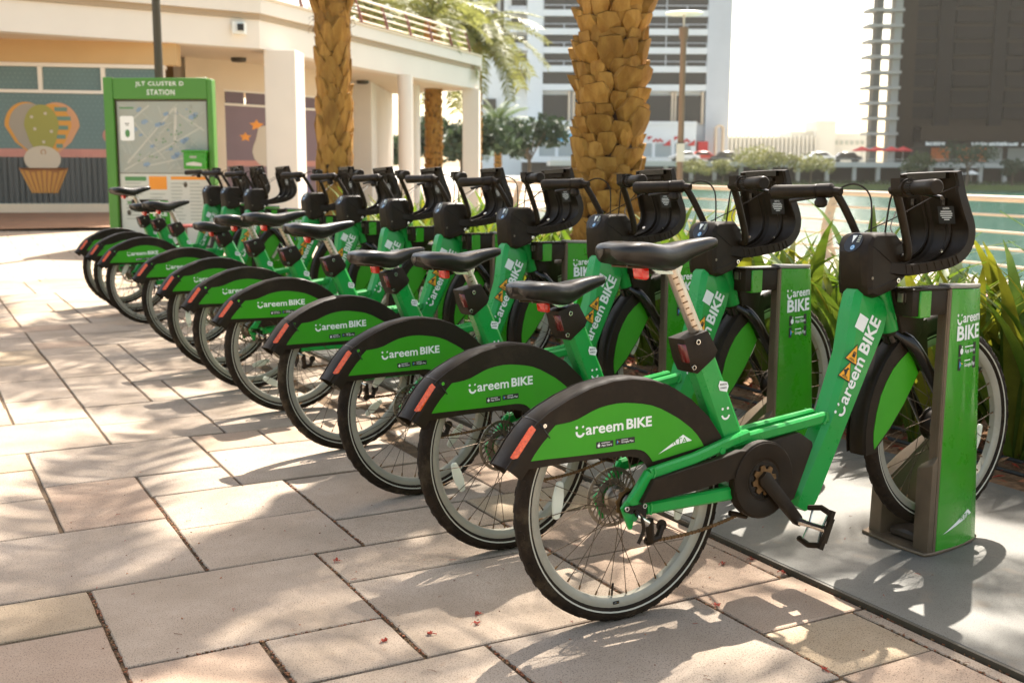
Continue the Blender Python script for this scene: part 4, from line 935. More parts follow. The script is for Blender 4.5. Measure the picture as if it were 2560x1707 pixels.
def palm(name, base, top, r0, r1, rowh, nper, w, h, out, pointy, nrow, crown, label, group, fr, cm=None, bend=0, tuft=0):
    root = empty(name, base); B = Vector(base); ax = Vector(top) - B
    tag(root, label, 'palm tree', group); H_ = ax.z
    def axis(z): t = z / H_; return Vector((ax.x * t + bend * sin(pi * t), ax.y * t, z))
    m = MB(); n = 24
    m.tube([axis(H_ * i / n) for i in range(n + 1)], [(r0 + (r1 - r0) * i / n) * (1 + .03 * sin(i * 2.1)) for i in range(n + 1)], TRUNK, 18)
    trunk = m.build('trunk', root)
    bms = [boot_mesh(s_, w * (.85 + .1 * (s_ % 4)), h * (.85 + .09 * (s_ % 5)), out * (.8 + .12 * (s_ % 4)), pointy) for s_ in range(9)]; rr = random.Random(3)
    rest = MB(); cnt = 0; k = 0
    z = .03
    while z < H_ - .05:
        r = (r0 + (r1 - r0) * z / H_)
        for i in range(nper):
            a_ = 2 * pi * (i + .5 * (k % 2)) / nper + rr.uniform(-.11, .11); me = rr.choice(bms); sc = rr.uniform(.82, 1.22)
            p = axis(z + rr.uniform(-.024, .024)) + Vector((cos(a_), sin(a_), 0)) * (r - .006)
            M_ = Matrix.Translation(p) @ Matrix.Rotation(a_, 4, 'Z') @ Matrix.Rotation(rr.uniform(-.25, .12), 4, 'Y') @ Matrix.Rotation(rr.uniform(-.20, .20) * (1 - .6 * pointy), 4, 'X') @ Matrix.Diagonal((sc * rr.uniform(.75, 1.3), sc, sc * rr.uniform(.9, 1.12), 1))
            if k < nrow and cnt < 298:
                o = bpy.data.objects.new('leaf_base', me); col.objects.link(o); o.parent = root; o.matrix_local = M_; cnt += 1
            else: rest.add([M_ @ v.co for v in me.vertices], [tuple(q.vertices) for q in me.polygons], BOOT)
        z += rowh; k += 1
    if rest.v: tag(rest.build('upper_leaf_base', root), kind='stuff')
    nf, zr = crown
    for i in range(nf):
        a_ = i * 2.399 + rr.uniform(-.1, .1); el = 1.15 - 1.75 * (i / nf) + rr.uniform(-.1, .1)
        o = bpy.data.objects.new('frond', rr.choice(fr)); col.objects.link(o); o.parent = root
        s_ = rr.uniform(.85, 1.1) * zr
        o.matrix_local = Matrix.Translation(axis(H_) + Vector((0, 0, -.12 + .25 * (1 - i / nf)))) @ Matrix.Rotation(a_, 4, 'Z') @ Matrix.Rotation(-el, 4, 'Y') @ Matrix.Rotation(rr.uniform(-.3, .3), 4, 'X') @ Matrix.Scale(s_, 4)
    return root
palm('palm_tree', (2.37, 3.70, 0), (2.52, 3.92, 7.3), .182, .172, .090, 10, .128, .140, .074, .25, 27, (22, 1.2), 'thick palm trunk with chunky cut leaf bases behind the dock of the fourth bicycle', 'palm trees in the planting bed', FR)
p2 = palm('palm_tree', (2.20, 8.45, 0), (2.60, 9.45, 7.4), .152, .142, .125, 8, .135, .27, .042, 1.0, 28, (26, 1.25), 'slender palm trunk with long diamond leaf bases in front of the cream pavilion', 'palm trees in the planting bed', FR)
m = MB(); rr = random.Random(9)
for i in range(26):
    a_ = rr.uniform(0, 2 * pi); z = rr.uniform(2.75, 3.5); p = Vector((.165 + .0 * z, 0, 0)); b0 = Vector((.195 * z / 3.75, .52 * z / 3.75, z)) + Vector((cos(a_), sin(a_), 0)) * .16
    d = Vector((cos(a_) * .25, sin(a_) * .25, rr.uniform(.5, .9)))
    m.tube([b0 - d * .12, b0 + d * .12, b0 + d * .35], [.030, .034, .022], BOOT, 6)
m.build('old_leaf_stalk', p2)
m = MB()
for i in range(240):
    a_ = rr.uniform(0, 2 * pi); z = rr.uniform(2.6, 3.15); b0 = Vector((.195 * z / 3.75, .52 * z / 3.75, z)) + Vector((cos(a_), sin(a_), 0)) * rr.uniform(.16, .20)
    e = b0 + Vector((rr.uniform(-.08, .08), rr.uniform(-.08, .08), rr.uniform(-.10, .05))); m.tube([b0, (b0 + e) / 2 + Vector((cos(a_), sin(a_), 0)) * .02, e], .0022, FIBRE, 4, False)
tag(m.build('fibre', p2), kind='stuff')
palm('palm_tree', (6.3, 2.5, 0), (6.35, 2.55, 7.0), .21, .20, .10, 10, .135, .125, .055, .2, 0, (24, 1.1), 'palm tree standing on the promenade outside the right picture edge', 'palm trees in the planting bed', FR)
palm('palm_tree', (10.5, 28.6, 0), (10.6, 28.9, 5.6), .20, .20, .16, 9, .15, .19, .045, .3, 0, (20, 1.0), 'distant palm trunk seen through the pavilion left of the round columns', 'palms beyond the pavilion', FRY)
palm('palm_tree', (11.35, 26.0, 0), (11.4, 26.2, 5.2), .205, .20, .16, 9, .15, .19, .045, .3, 0, (20, 1.0), 'distant palm trunk seen through the pavilion right of the round columns', 'palms beyond the pavilion', FRY)
q = far(-1.25, 37); palm('palm_tree', tuple(q), (q.x, q.y, 5.2), .2, .2, .2, 8, .17, .22, .05, .3, 0, (34, 1.25), 'leafy pale palm crown showing past the right corner of the pavilion roof', 'palms beyond the pavilion', FRY)
q = far(-4.9, 42); palm('palm_tree', tuple(q), (q.x, q.y, 6.6), .2, .2, .2, 8, .17, .22, .05, .3, 0, (34, 1.3), 'leafy palm crown rising behind the terrace railing, nearer the slender palm', 'palms beyond the pavilion', FRY)
q = far(-3.1, 46); palm('palm_tree', tuple(q), (q.x, q.y, 7.6), .2, .2, .2, 8, .17, .22, .05, .3, 0, (34, 1.35), 'leafy palm crown rising behind the middle of the terrace railing', 'palms beyond the pavilion', FRY)
q = far(-.95, 72); palm('palm_tree', tuple(q), (q.x, q.y, 3.6), .22, .2, .25, 8, .17, .22, .05, .3, 0, (34, 1.05), 'small distant palm with full crown between the pavilion and the white tower', 'palms beyond the pavilion', FR)

# ------------------------------------------------------------------ BED: strap-leaved plants, litter, hoses
def strap_mesh(seed):
    rr = random.Random(seed); L_ = rr.uniform(.82, 1.18); bendv = rr.uniform(.04, .5); m = MB(); n = 9; V = []
    for i in range(n + 1):
        t = i / n; ang = bendv * t * t * 1.5
        x = L_ * (t * sin(.12) + .55 * bendv * t * t * t); z = L_ * (t - .42 * bendv * t ** 3); w_ = .041 * (1 - t ** 2.4) * (.62 + .7 * min(1, t * 3)) + .0015
        V += [Vector((x, -w_, z)), Vector((x - .008 * (1 - t), 0, z - .004)), Vector((x, w_, z))]
    F = []
    for i in range(n):
        for j in range(2): F.append((3 * i + j, 3 * i + j + 1, 3 * i + j + 4, 3 * i + j + 3))
    return V, F
SM = []
for k in range(7):
    V, F = strap_mesh(k); m = MB(); m.add(V, F, LEAF if k < 5 else LEAFY); o = m.build('leaf', smooth=70); SM.append(o.data); bpy.data.objects.remove(o)
rr = random.Random(21); spots = []
for j in range(27):
    y = .05 + .34 * j; spots.append((2.52 + rr.uniform(-.10, .16), y + rr.uniform(-.08, .08))); spots.append((3.02 + rr.uniform(-.14, .16), y + .17 + rr.uniform(-.08, .08)))
for j in range(20): spots.append((2.34 + rr.uniform(-.05, .08), 1.0 + .36 * j))
spots += [(2.72, -.35), (3.1, -.3), (2.6, -.75), (2.45, .62), (2.75, .45), (2.95, .1)]
spots = [s for s in spots if math.dist(s, (2.37, 3.7)) > .42 and math.dist(s, (2.2, 8.45)) > .4]
random.Random(1).shuffle(spots); spots.sort(key=lambda s: (s[0] - CAM.x) ** 2 + (s[1] - CAM.y) ** 2)
def setl(kind): return None
for i, (x, y) in enumerate(spots):
    n = rr.randint(17, 24); hgt = rr.uniform(.85, 1.12)
    lab = 'strap-leaved lily plant with long arching green leaves in the bark bed behind the docks'
    if i < 15:
        root = empty('lily_plant', (x, y, .0)); root.rotation_euler.z = rr.uniform(0, 6)
        for j in range(n if i else n):
            o = bpy.data.objects.new('leaf', SM[rr.choice((0, 1, 2, 3, 4, 0, 1, 2, 3, 5, 6) )]); col.objects.link(o); o.parent = root
            s_ = hgt * rr.uniform(.72, 1.08)
            o.matrix_local = Matrix.Rotation(j * 2.399, 4, 'Z') @ Matrix.Translation((rr.uniform(.01, .05), 0, 0)) @ Matrix.Rotation(rr.uniform(-.12, .38), 4, 'Y') @ Matrix.Rotation(rr.uniform(-.12, .12), 4, 'X') @ Matrix.Scale(s_, 4)
    else:
        m = MB()
        for j in range(n):
            me = SM[rr.choice((0, 1, 2, 3, 4, 0, 1, 5, 6))]; s_ = hgt * rr.uniform(.72, 1.08)
            M_ = Matrix.Rotation(j * 2.399, 4, 'Z') @ Matrix.Translation((rr.uniform(.01, .05), 0, 0)) @ Matrix.Rotation(rr.uniform(-.12, .38), 4, 'Y') @ Matrix.Scale(s_, 4)
            m.add([M_ @ v.co for v in me.vertices], [tuple(q.vertices) for q in me.polygons], me.materials[0])
        root = m.build('lily_plant', smooth=70); root.location = (x, y, 0)
    ordn = ('first', 'second', 'third', 'fourth', 'fifth', 'sixth', 'seventh', 'eighth', 'ninth', 'tenth', 'eleventh')
    kb = min(range(11), key=lambda q_: abs(FY[q_] + 0.1 - y)); rowl = 'edge' if x < 2.43 else ('middle' if x < 2.78 else 'rear')
    lab = 'strap-leaved lily plant in the %s row of the bark bed behind the %s bicycle' % (rowl, ordn[kb])
    if y < -.2: lab = 'strap-leaved lily plant in the %s row of the bed right of the nearest dock' % rowl
    tag(root, lab, 'plant', 'lily plants in the bark bed')
m = MB(); rr = random.Random(4)
for i in range(5200):
    x, y = rr.uniform(2.05, 3.47), rr.uniform(-1.2, 7.0); s_ = rr.uniform(.010, .030); a_ = rr.uniform(0, 6.3); t = rr.uniform(-.5, .5)
    M_ = Matrix.Translation((x, y, .018 + rr.uniform(0, .018))) @ Matrix.Rotation(a_, 4, 'Z') @ Matrix.Rotation(t, 4, 'X') @ Matrix.Rotation(rr.uniform(-.5, .5), 4, 'Y')
    m.add([M_ @ Vector(p) for p in ((-s_, 0, 0), (0, -s_ * .4, s_ * .2), (s_, 0, 0), (0, s_ * .45, s_ * .15))], [(0, 1, 2), (0, 2, 3)], rr.choice((LITTER, LITTER, MULCH, PETAL, TWIG)))
tag(m.build('leaf_litter', smooth=0), kind='stuff')
for k_, (x, lab) in enumerate(((2.16, 'black irrigation hose lying along the bed edge nearest the platform'), (2.36, 'black irrigation hose lying farther into the bark bed'))):
    m = MB(); m.tube(smooth_path([(x + .03 * sin(i * 1.3 + k_), -1.3 + i * .9, .035 + .006 * cos(i * 2)) for i in range(13)], 4), .009, PIPE, 8); tag(m.build('irrigation_hose'), lab, 'hose', 'irrigation hoses in the bed')

# fallen blossoms and twigs on the paving
def blossom(seed):
    rr = random.Random(seed); m = MB()
    for i in range(9):
        a_ = rr.uniform(0, 6.3); s_ = rr.uniform(.006, .012); c_ = Vector((rr.uniform(-.005, .005), rr.uniform(-.005, .005), .002)); d = Vector((cos(a_), sin(a_), rr.uniform(.1, .9))).normalized(); w_ = d.cross(Vector((0, 0, 1))).normalized() * s_ * .45
        m.add([c_, c_ + d * s_ * .6 + w_, c_ + d * s_ + Vector((0, 0, .002)), c_ + d * s_ * .6 - w_], [(0, 1, 2, 3)], PETAL)
    for i in range(3):
        a_ = rr.uniform(0, 6.3); m.tube([(0, 0, .003), (.010 * cos(a_), .010 * sin(a_), .006), (.018 * cos(a_ + .5), .018 * sin(a_ + .5), .002)], .0007, PETAL, 4)
    return m
BL = [(-.546, .79, 'red blossom lying on the pale slab left of the second rear wheel'), (-.345, .205, 'bright red blossom left of the nearest rear tyre, by the fender shadow'), (-.640, .158, 'crumpled red blossom on the lower left slab, left one of a pair'), (-.515, .145, 'small crumpled red blossom on the lower slab, right one of a pair'),
      (-.376, .150, 'red blossom on the sunny slab just below the second fender shadow'), (.625, .19, 'red blossom beside the dark platform edge, nearest the rear tyre'), (.635, .055, 'red blossom with stalks where the joints meet at the platform edge'), (.262, -.51, 'red blossom in the slab joint near the bottom right'),
      (.52, .20, 'dark red bud on the slab between the rear tyre and platform'), (.286, -.055, 'red blossom in the joint right of the nearest rear wheel')]
for i, (x, y, lab) in enumerate(BL): o = blossom(i).build('fallen_blossom', smooth=0); o.location = (x, y, .001); o.rotation_euler.z = i; o.scale = (1.0,) * 3; tag(o, lab, 'blossom', 'red blossoms fallen on the paving')
m = MB(); rr = random.Random(8)
for i in range(120):
    x, y = rr.uniform(-1.3, .64), rr.uniform(-.7, 1.6)
    if rr.random() < .25: x = rr.uniform(.66, 2.0)
    if rr.random() < .22: x = rr.uniform(.60, .655)
    a_ = rr.uniform(0, 6.3); L_ = rr.uniform(.006, .024); z = .0022 if x < .66 else .0152
    p = Vector((x, y, z)); m.tube([p, p + Vector((cos(a_), sin(a_), 0)) * L_ * .5 + Vector((0, 0, .002)), p + Vector((cos(a_ + rr.uniform(-1.2, 1.2)), sin(a_ + rr.uniform(-1.2, 1.2)), 0)) * L_], .0007, rr.choice((TWIG, PETAL, TWIG)), 4)
for i in range(90):
    x, y = rr.uniform(-1.3, .6), rr.uniform(-.7, 2.4); m.box((x, y, .0022), (rr.uniform(.002, .006), rr.uniform(.002, .004), .0015), rr.choice((TWIG, LITTER)), Matrix.Rotation(rr.uniform(0, 3), 3, 'Z'))
tag(m.build('twig_litter'), kind='stuff')
m = MB(); rr = random.Random(18)
for (x0, y0, x1, y1, wd, n) in ((-.92, -.56, -.92, .32, .005, 240), (-1.268, .3, -1.268, .9, .005, 120), (-1.268, -.2, -1.268, .32, .005, 100), (-.578, .03, -.578, .9, .004, 200), (-.92, .9, -.92, 1.78, .004, 150), (-.41, -.5, -.41, .02, .004, 120), (-.41, .9, -.41, 1.75, .004, 120), (.604, -1, .604, .3, .004, 140), (.655, -1, .655, 1, .003, 200), (.275, -.55, .275, .03, .003, 90), (.105, .03, .105, .9, .003, 80), (-1.2, .32, -.6, .317, .003, 60)):
    for i in range(n):
        t = rr.random(); x = x0 + (x1 - x0) * t + rr.uniform(-wd, wd); y = y0 + (y1 - y0) * t + rr.uniform(-wd, wd); s_ = rr.uniform(.0015, .004)
        m.box((x, y, -.003 + s_ * .3), (s_ * 2, s_, s_), rr.choice((MULCH, TWIG, JOINT, JOINT, LITTER)), Matrix.Rotation(rr.uniform(0, 3), 3, 'Z'))
tag(m.build('joint_debris', smooth=0), kind='stuff')

# ------------------------------------------------------------------ PROMENADE: railing, lamp, benches
rail = empty('railing', far(shelf(12), 12)); tag(rail, 'tan metal promenade railing with horizontal rails and curved perforated posts along the water', 'railing')
def relp(p): return Vector(p) - rail.location
rd = [1 + .5 * i for i in range(60)]
HT = (.90, .72, .535, .35, .165)
for j, hz in enumerate(HT):
    m = MB(); off = (.0, -.05, -.085, -.10, -.085)[j]
    m.tube([relp(far(shelf(d) + off, d, hz)) for d in rd], .036 if j == 0 else .015, RAILM, 8); m.build('top_rail' if j == 0 else 'rail', rail)
d = 3.1
while d < 30:
    m = MB(); c_ = [(0, .90), (-.03, .80), (-.085, .60), (-.11, .40), (-.09, .20), (-.03, .0)]
    secs = []
    for u, z in c_:
        wd = .055 + .035 * (1 - z)
        secs.append([relp(far(shelf(d) + u - wd, d - .006, z)), relp(far(shelf(d) + u + wd, d - .006, z)), relp(far(shelf(d) + u + wd, d + .006, z)), relp(far(shelf(d) + u - wd, d + .006, z))])
    m.loft(secs, RAILM)
    for z, u in ((.62, -.082), (.48, -.105), (.34, -.108)): m.lathe([(.001, 0), (.022, 0), (.022, .004), (.001, .004)], PROM, lambda x_, y_, h: relp(far(shelf(d) + u + x_, d - .008 - h, z + y_)), 10, True)
    m.build('post', rail); d += 4.1
def lamp(l_, d_, lab, hd=True):
    q = far(l_, d_); r = empty('street_lamp', q)
    m = MB(); m.lathe([(.07, 0), (.07, .02), (.052, .03), (.050, 3.30), (.075, 3.33), (.080, 3.50), (.0, 3.50)], LAMPC, lambda u, v, h: Vector((u, v, h)), 16); m.build('post', r)
    m = MB(); m.tube([(0, 0, 3.5), (0, 0, 3.72)], .02, CONC, 8); m.lathe([(0, 3.69), (.30, 3.705), (.318, 3.72), (.30, 3.735), (0, 3.77)], WHITE, lambda u, v, h: Vector((u, v, h)), 28); m.build('lamp_disc', r)
    m = MB(); m.box((-.0, 0, 1.47), (.115, .115, .30), PAPER, ROTS); m.box((0, 0, 1.63), (.118, .118, .012), INK, ROTS); m.build('poster', r)
    tag(r, lab, 'street lamp')
lamp(2.80, 19.0, 'bronze street lamp with flat white disc head and poster, right of the thick palm')
def bench(p, a_, L_, lab):
    r = empty('bench', p, (0, 0, a_)); tag(r, lab, 'bench', 'red slatted benches')
    for i in range(5): m = MB(); m.box((0, -.16 + .08 * i, .42), (L_, .07, .03), REDW); m.build('slat', r, bevel=.004)
    for s in (-1, 1): m = MB(); m.box((s * L_ * .36, 0, .20), (.07, .36, .40), DARKM); m.build('leg', r)
bench((4.35, 1.75, 0), R(80), 1.7, 'red slatted bench on the promenade behind the plants at the right edge')
q = far(-3.9, 15.2); bench((q.x, q.y, 0), R(-20), 1.5, 'red slatted bench far behind the bicycles between map sign and slender palm')

# ------------------------------------------------------------------ MAP SIGN AND POLE
SD = 16.0
def SF(u, v, h): return far(u + .0 * v, SD + h - .10 * (u + 5), v)
sg = empty('map_sign', far(-4.97, SD)); o_ = sg.location.copy()
def sfr(u, v, h): return SF(u, v, h) - o_
m = MB()
m.prism([(-5.74, 0), (-5.60, 0), (-5.60, 2.43), (-5.74, 2.43)], -.06, .12, SIGNG, sfr); m.build('side_post', sg, bevel=.01)
m = MB(); m.prism([(-4.25, 0), (-4.17, 0), (-4.17, 2.40), (-4.25, 2.40)], -.06, .12, SIGNG, sfr); m.build('side_post', sg, bevel=.01)
m = MB(); m.prism([(-5.60, 2.13), (-4.25, 2.13), (-4.25, 2.42), (-5.60, 2.42)], -.05, .11, SIGNG, sfr); hd = m.build('header', sg, bevel=.006)
Flat().text('JLT CLUSTER D', -5.27, 2.295, .69, .075, WHITE, .012).build('sign_lettering', lambda u, v, h: sfr(u, v, -.054 - h), hd)
Flat().text('STATION', -5.11, 2.185, .40, .075, WHITE, .012).build('sign_lettering', lambda u, v, h: sfr(u, v, -.054 - h), hd)
m = MB(); m.prism([(-5.60, .05), (-4.25, .05), (-4.25, 2.13), (-5.60, 2.13)], 0, .08, DARKM, sfr); bp_ = m.build('back_panel', sg)
F = Flat().rect(-5.57, 1.11, 1.29, .99, MAPC); t = Flat(); rr = random.Random(3)
for i in range(26):
    x, y = rr.uniform(-5.5, -4.4), rr.uniform(1.2, 2.0); s_ = rr.uniform(.012, .05); t.poly([(x - s_ * 1.2, y - s_ * .4), (x, y - s_ * .7), (x + s_ * 1.3, y + s_ * .2), (x + s_ * .5, y + s_ * .9), (x - s_, y + s_ * .5)], MAPB)
for (xa, ya, xb, yb, w_) in ((-5.45, 1.25, -4.75, 2.0, .012), (-5.5, 1.15, -4.35, 1.75, .008), (-4.75, 1.5, -4.72, 2.02, .02), (-5.2, 1.2, -4.5, 1.35, .008), (-4.7, 1.95, -4.32, 1.7, .008), (-5.55, 1.7, -5.1, 2.05, .008), (-5.4, 1.9, -4.9, 1.3, .006)):
    dx_, dy_ = xb - xa, yb - ya; L_ = math.hypot(dx_, dy_); nx_, ny_ = -dy_ / L_ * w_, dx_ / L_ * w_; t.poly([(xa + nx_, ya + ny_), (xb + nx_, yb + ny_), (xb - nx_, yb - ny_), (xa - nx_, ya - ny_)], MAPL)
for i in range(24): x = rr.uniform(-5.3, -4.4); y = 1.25 + (x + 5.3) * .75 + rr.uniform(-.15, .12); t.disc(x, min(2.05, y), .012, SIGNGD, None, 8)
t.rect(-5.53, 2.0, .2, .022, SIGNGD)
for i in range(70):
    xa, ya = rr.uniform(-5.54, -4.35), rr.uniform(1.14, 2.02); a_ = rr.choice((.82, .82 + pi / 2, .3, 1.9)) + rr.uniform(-.08, .08); L_ = rr.uniform(.06, .3); xb = min(-4.31, max(-5.55, xa + cos(a_) * L_)); yb = min(2.07, max(1.13, ya + sin(a_) * L_)); nx_, ny_ = -sin(a_) * .003, cos(a_) * .003
    t.poly([(xa + nx_, ya + ny_), (xb + nx_, yb + ny_), (xb - nx_, yb - ny_), (xa - nx_, ya - ny_)], MAPL if i % 3 else GREYL)
F.parts += [(V_, F_, m_, 2) for V_, F_, m_ in t.parts]; F.build('map', lambda u, v, h: sfr(u, v, -.004 - h * 3), bp_)
F = Flat().rect(-5.57, .10, 1.29, 1.0, PAPER); t = Flat().rect(-5.50, 1.0, .31, .06, SIGNGD).rect(-5.15, .88, .26, .185, SIGNO).rect(-4.83, 1.02, .51, .045, SIGNO).rect(-5.48, .68, .30, .03, SIGNGD)
for i in range(11):
    for x, w_ in ((-5.5, .30), (-5.14, .24), (-4.83, .22), (-4.56, .24)):
        y = .96 - i * .05
        if (x == -5.14 and y > .85): continue
        t.rect(x, y, w_ * rr.uniform(.6, 1), .014, GREYL)
for x, y in ((-5.46, .55), (-5.2, .45), (-4.62, .95)): t.disc(x, y, .03, DARKM, .04)
F.parts += [(V_, F_, m_, 2) for V_, F_, m_ in t.parts]; F.build('notice_panel', lambda u, v, h: sfr(u, v, -.004 - h * 3), bp_)
F = Flat().poly([(-5.515, 1.56), (-5.35, 1.56), (-5.33, 1.58), (-5.33, 1.88), (-5.35, 1.90), (-5.515, 1.90), (-5.535, 1.88), (-5.535, 1.58)], WHITE); t = Flat().disc(-5.43, 1.66, .035, SIGNGD, .055).rect(-5.46, 1.79, .06, .012, DARKM).rect(-5.45, 1.765, .04, .010, DARKM)
F.parts += [(V_, F_, m_, 2) for V_, F_, m_ in t.parts]; F.build('phone_picture', lambda u, v, h: sfr(u, v, -.010 - h * 3), bp_)
tag(sg, 'large green framed station map sign with header lettering and notices beneath', 'map sign')
m = MB(); m.prism([(-4.59, 1.17), (-4.27, 1.17), (-4.27, 1.40), (-4.59, 1.40)], -.16, -.001, GREEND, sfr); m.prism([(-4.61, 1.40), (-4.25, 1.40), (-4.25, 1.43), (-4.61, 1.43)], -.18, 0, GREEND, sfr)
bx = m.build('leaflet_box', sg, bevel=.006); Flat().rect(-4.50, 1.32, .10, .03, GREYL).poly([(-4.55, 1.22), (-4.33, 1.21), (-4.33, 1.25), (-4.45, 1.27), (-4.55, 1.25)], PAPER).build('box_print', lambda u, v, h: sfr(u, v, -.163 - h), bx)
m = MB(); q = far(-5.25, 17); m.lathe([(.11, 0), (.11, .03), (.066, .06), (.058, 5.5), (0, 5.5)], DARKM, lambda u, v, h: Vector((u, v, h)), 14); o = m.build('lamp_pole'); o.location = q; tag(o, 'dark plain pole rising behind the green map sign', 'pole')

# ------------------------------------------------------------------ PAVILION
HS = 3.30
PA = (-16.0, 12.5); PL = (-8.12, 18.24); PC = (-4.57, 20.74); PE = (-.92, 31.4); PD = (-3.4, 33.6)
pv = empty('pavilion', far(-6, 22)); po = pv.location.copy()
def P3(l_, d_, z): return far(l_, d_, z) - po
def wall_run(mb, pts, z0, z1, th, m, cap=True):
    n_ = len(pts); out = []
    for i, (l_, d_) in enumerate(pts):
        a_ = pts[max(i - 1, 0)]; b_ = pts[min(i + 1, n_ - 1)]; dx_, dy_ = b_[0] - a_[0], b_[1] - a_[1]; L_ = math.hypot(dx_, dy_); out.append((l_ - dy_ / L_ * th, d_ + dx_ / L_ * th))
    secs = [[P3(l_, d_, z0), P3(l_, d_, z1), P3(q[0], q[1], z1), P3(q[0], q[1], z0)] for (l_, d_), q in zip(pts, out)]
    mb.loft(secs, m); return mb
run = [PA, PL, PC, PE]
m = wall_run(MB(), run, HS, 3.80, .35, CREAM); m.build('fascia', pv, smooth=0)
off = lambda pts, t: [(l_ + t * .6, d_ - t) for l_, d_ in pts]
m = wall_run(MB(), off(run, .04), 3.803, 3.90, .37, BAND); m.build('band', pv, smooth=0)
m = wall_run(MB(), off(run, .10), 3.903, 4.15, .42, CREAM); wall_run(m, off(run, .13), 4.153, 4.20, .48, CREAMB); m.build('coping', pv, smooth=0)
# end return of the beam and roof slab / ceiling
m = wall_run(MB(), [PE, PD], HS, 3.80, .35, CREAM); wall_run(m, [(PE[0] + .06, PE[1] + .02), PD], 3.803, 4.15, .3, CREAM); m.build('end_fascia', pv, smooth=0)
ceil = [(-16, 13.0), (-8.25, 18.55), (-4.75, 21.05), (-1.25, 31.5), (-3.4, 33.3), (-6, 36), (-20, 36)]
m = MB(); m.prism(ceil, HS + .004, HS + .30, CREAMB, lambda u, v, h: P3(u, v, h)); m.build('ceiling', pv, smooth=0)
# pillars
def box_pillar(l0, l1, d0, d1, z1, m, name, z0=-.05, sk=0):
    b = MB(); b.prism([(l0, d0), (l1, d0 + sk), (l1 + .02, d1 + sk), (l0 + .02, d1)], z0, z1, m, lambda u, v, h: P3(u, v, h)); return b.build(name, pv, smooth=0, bevel=.01)
box_pillar(-4.55, -3.98, 20.95, 21.75, HS + .002, CREAM, 'pillar')
box_pillar(-1.38, -.93, 31.0, 31.8, HS + .002, CREAM, 'pillar')
for l_, d_, r_ in ((-2.5, 26.5, .175), (-2.62, 30.0, .175), (-6.57, 22.85, .19), (-4.05, 34.0, .2)):
    m = MB(); m.lathe([(r_, -.05), (r_, HS)], CREAM, lambda u, v, h: P3(l_ + u, d_ + v, h), 20); m.build('round_column', pv)
# mural wall, left
WY = 19.4
def MW(u, v, h): return P3(u, WY + (u + 8.7) * .20 + h, v)
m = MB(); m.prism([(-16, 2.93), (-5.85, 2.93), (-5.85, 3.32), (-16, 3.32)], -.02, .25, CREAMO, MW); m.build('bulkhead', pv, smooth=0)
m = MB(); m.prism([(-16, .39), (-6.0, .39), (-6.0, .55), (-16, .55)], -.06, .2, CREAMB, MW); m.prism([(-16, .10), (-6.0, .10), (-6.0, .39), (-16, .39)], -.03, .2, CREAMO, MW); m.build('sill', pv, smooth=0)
m = MB(); m.prism([(-16, .55), (-6.1, .55), (-6.1, 2.42), (-16, 2.42)], 0, .12, TEALP, MW); mg = m.build('mural_glass', pv, smooth=0)
for k_, (x0, x1) in enumerate(((-13.2, -11.1), (-11.0, -9.08), (-9.0, -8.09), (-8.02, -7.09), (-7.02, -6.16))):
    m = MB(); m.prism([(x0, 2.48), (x1, 2.48), (x1, 2.86), (x0, 2.86)], .02, .10, TEALP, MW); pn = m.build('transom_pane', pv, smooth=0)
    F = Flat()
    for i in range(int((x1 - x0) / .078)):
        for j in range(5): F.disc(x0 + .04 + i * .078 + (.039 if j % 2 else 0), 2.52 + j * .075, .0085, DOTC, None, 6)
    F.build('pane_dots', lambda u, v, h: MW(u, v, .018 - h), pn)
m = MB(); m.prism([(-16, 2.862), (-6.05, 2.862), (-6.05, 2.925), (-16, 2.925)], -.03, .12, CREAM, MW); m.prism([(-16, 2.422), (-6.05, 2.422), (-6.05, 2.477), (-16, 2.477)], -.03, .12, CREAM, MW)
for x in (-11.05, -9.04, -8.055, -7.055, -6.11): m.prism([(x - .032, 2.479), (x + .032, 2.479), (x + .032, 2.86), (x - .032, 2.86)], -.028, .115, CREAM, MW)
m.prism([(-6.10, .55), (-6.02, .55), (-6.02, 2.42), (-6.10, 2.42)], -.03, .12, CREAM, MW); m.build('window_frame', pv, smooth=0)
F = Flat().rect(-13, .56, 6.88, .80, TEALD)
for i in range(76): F.rect(-13 + i * .09, .56, .035, .80, TEALS)
t = Flat().rect(-13, 1.345, 6.88, .14, PINKM)
for i in range(41):
    for j in range(12): t.disc(-9.4 + i * .0785 + (.039 if j % 2 else 0), 1.54 + j * .075, .0085, DOTC, None, 6)
cx = -8.06
def egg(a_, b_, x0, x1, yb, yt, n=14):
    return [(x0 + (x1 - x0) * 0 + 0, 0)]
lobes = Flat()
def lobe(xl, xr, m_, top=2.29, bot=1.40, tip=.12):
    P = []
    for i in range(21):
        a_ = pi * i / 20; P.append((cx + (xl + xr) / 2 + (xr - xl) / 2 * cos(a_), 1.87 + (top - 1.87) * sin(a_)))
    P += [(cx + xl * .75, 1.6), (cx + xl * .36, bot), (cx + xr * .36, bot), (cx + xr * .75, 1.6)]
    lobes.poly(P, m_)
lobe(-.60, .10, BAL3, 2.27); lobe(-.53, .12, BAL2, 2.25); lobe(-.12, .59, BAL4, 2.27); lobe(-.14, .46, BAL3, 2.24)
for i in range(5): lobes.rect(cx + .20, 1.50 + .155 * i, .255 - .05 * abs(i - 3), .07, BAL5)
lobe(-.29, .26, BAL1, 2.23, 1.42)
lobes.disc(cx - .03, 1.31, .295, HEADC, .225, 24); lobes.arc(cx - .01, 1.43, .03, .045, -60, 250, CUP2)
lobes.poly([(cx - .41, 1.15), (cx + .37, 1.15), (cx + .19, .735), (cx - .23, .735)], CUP1)
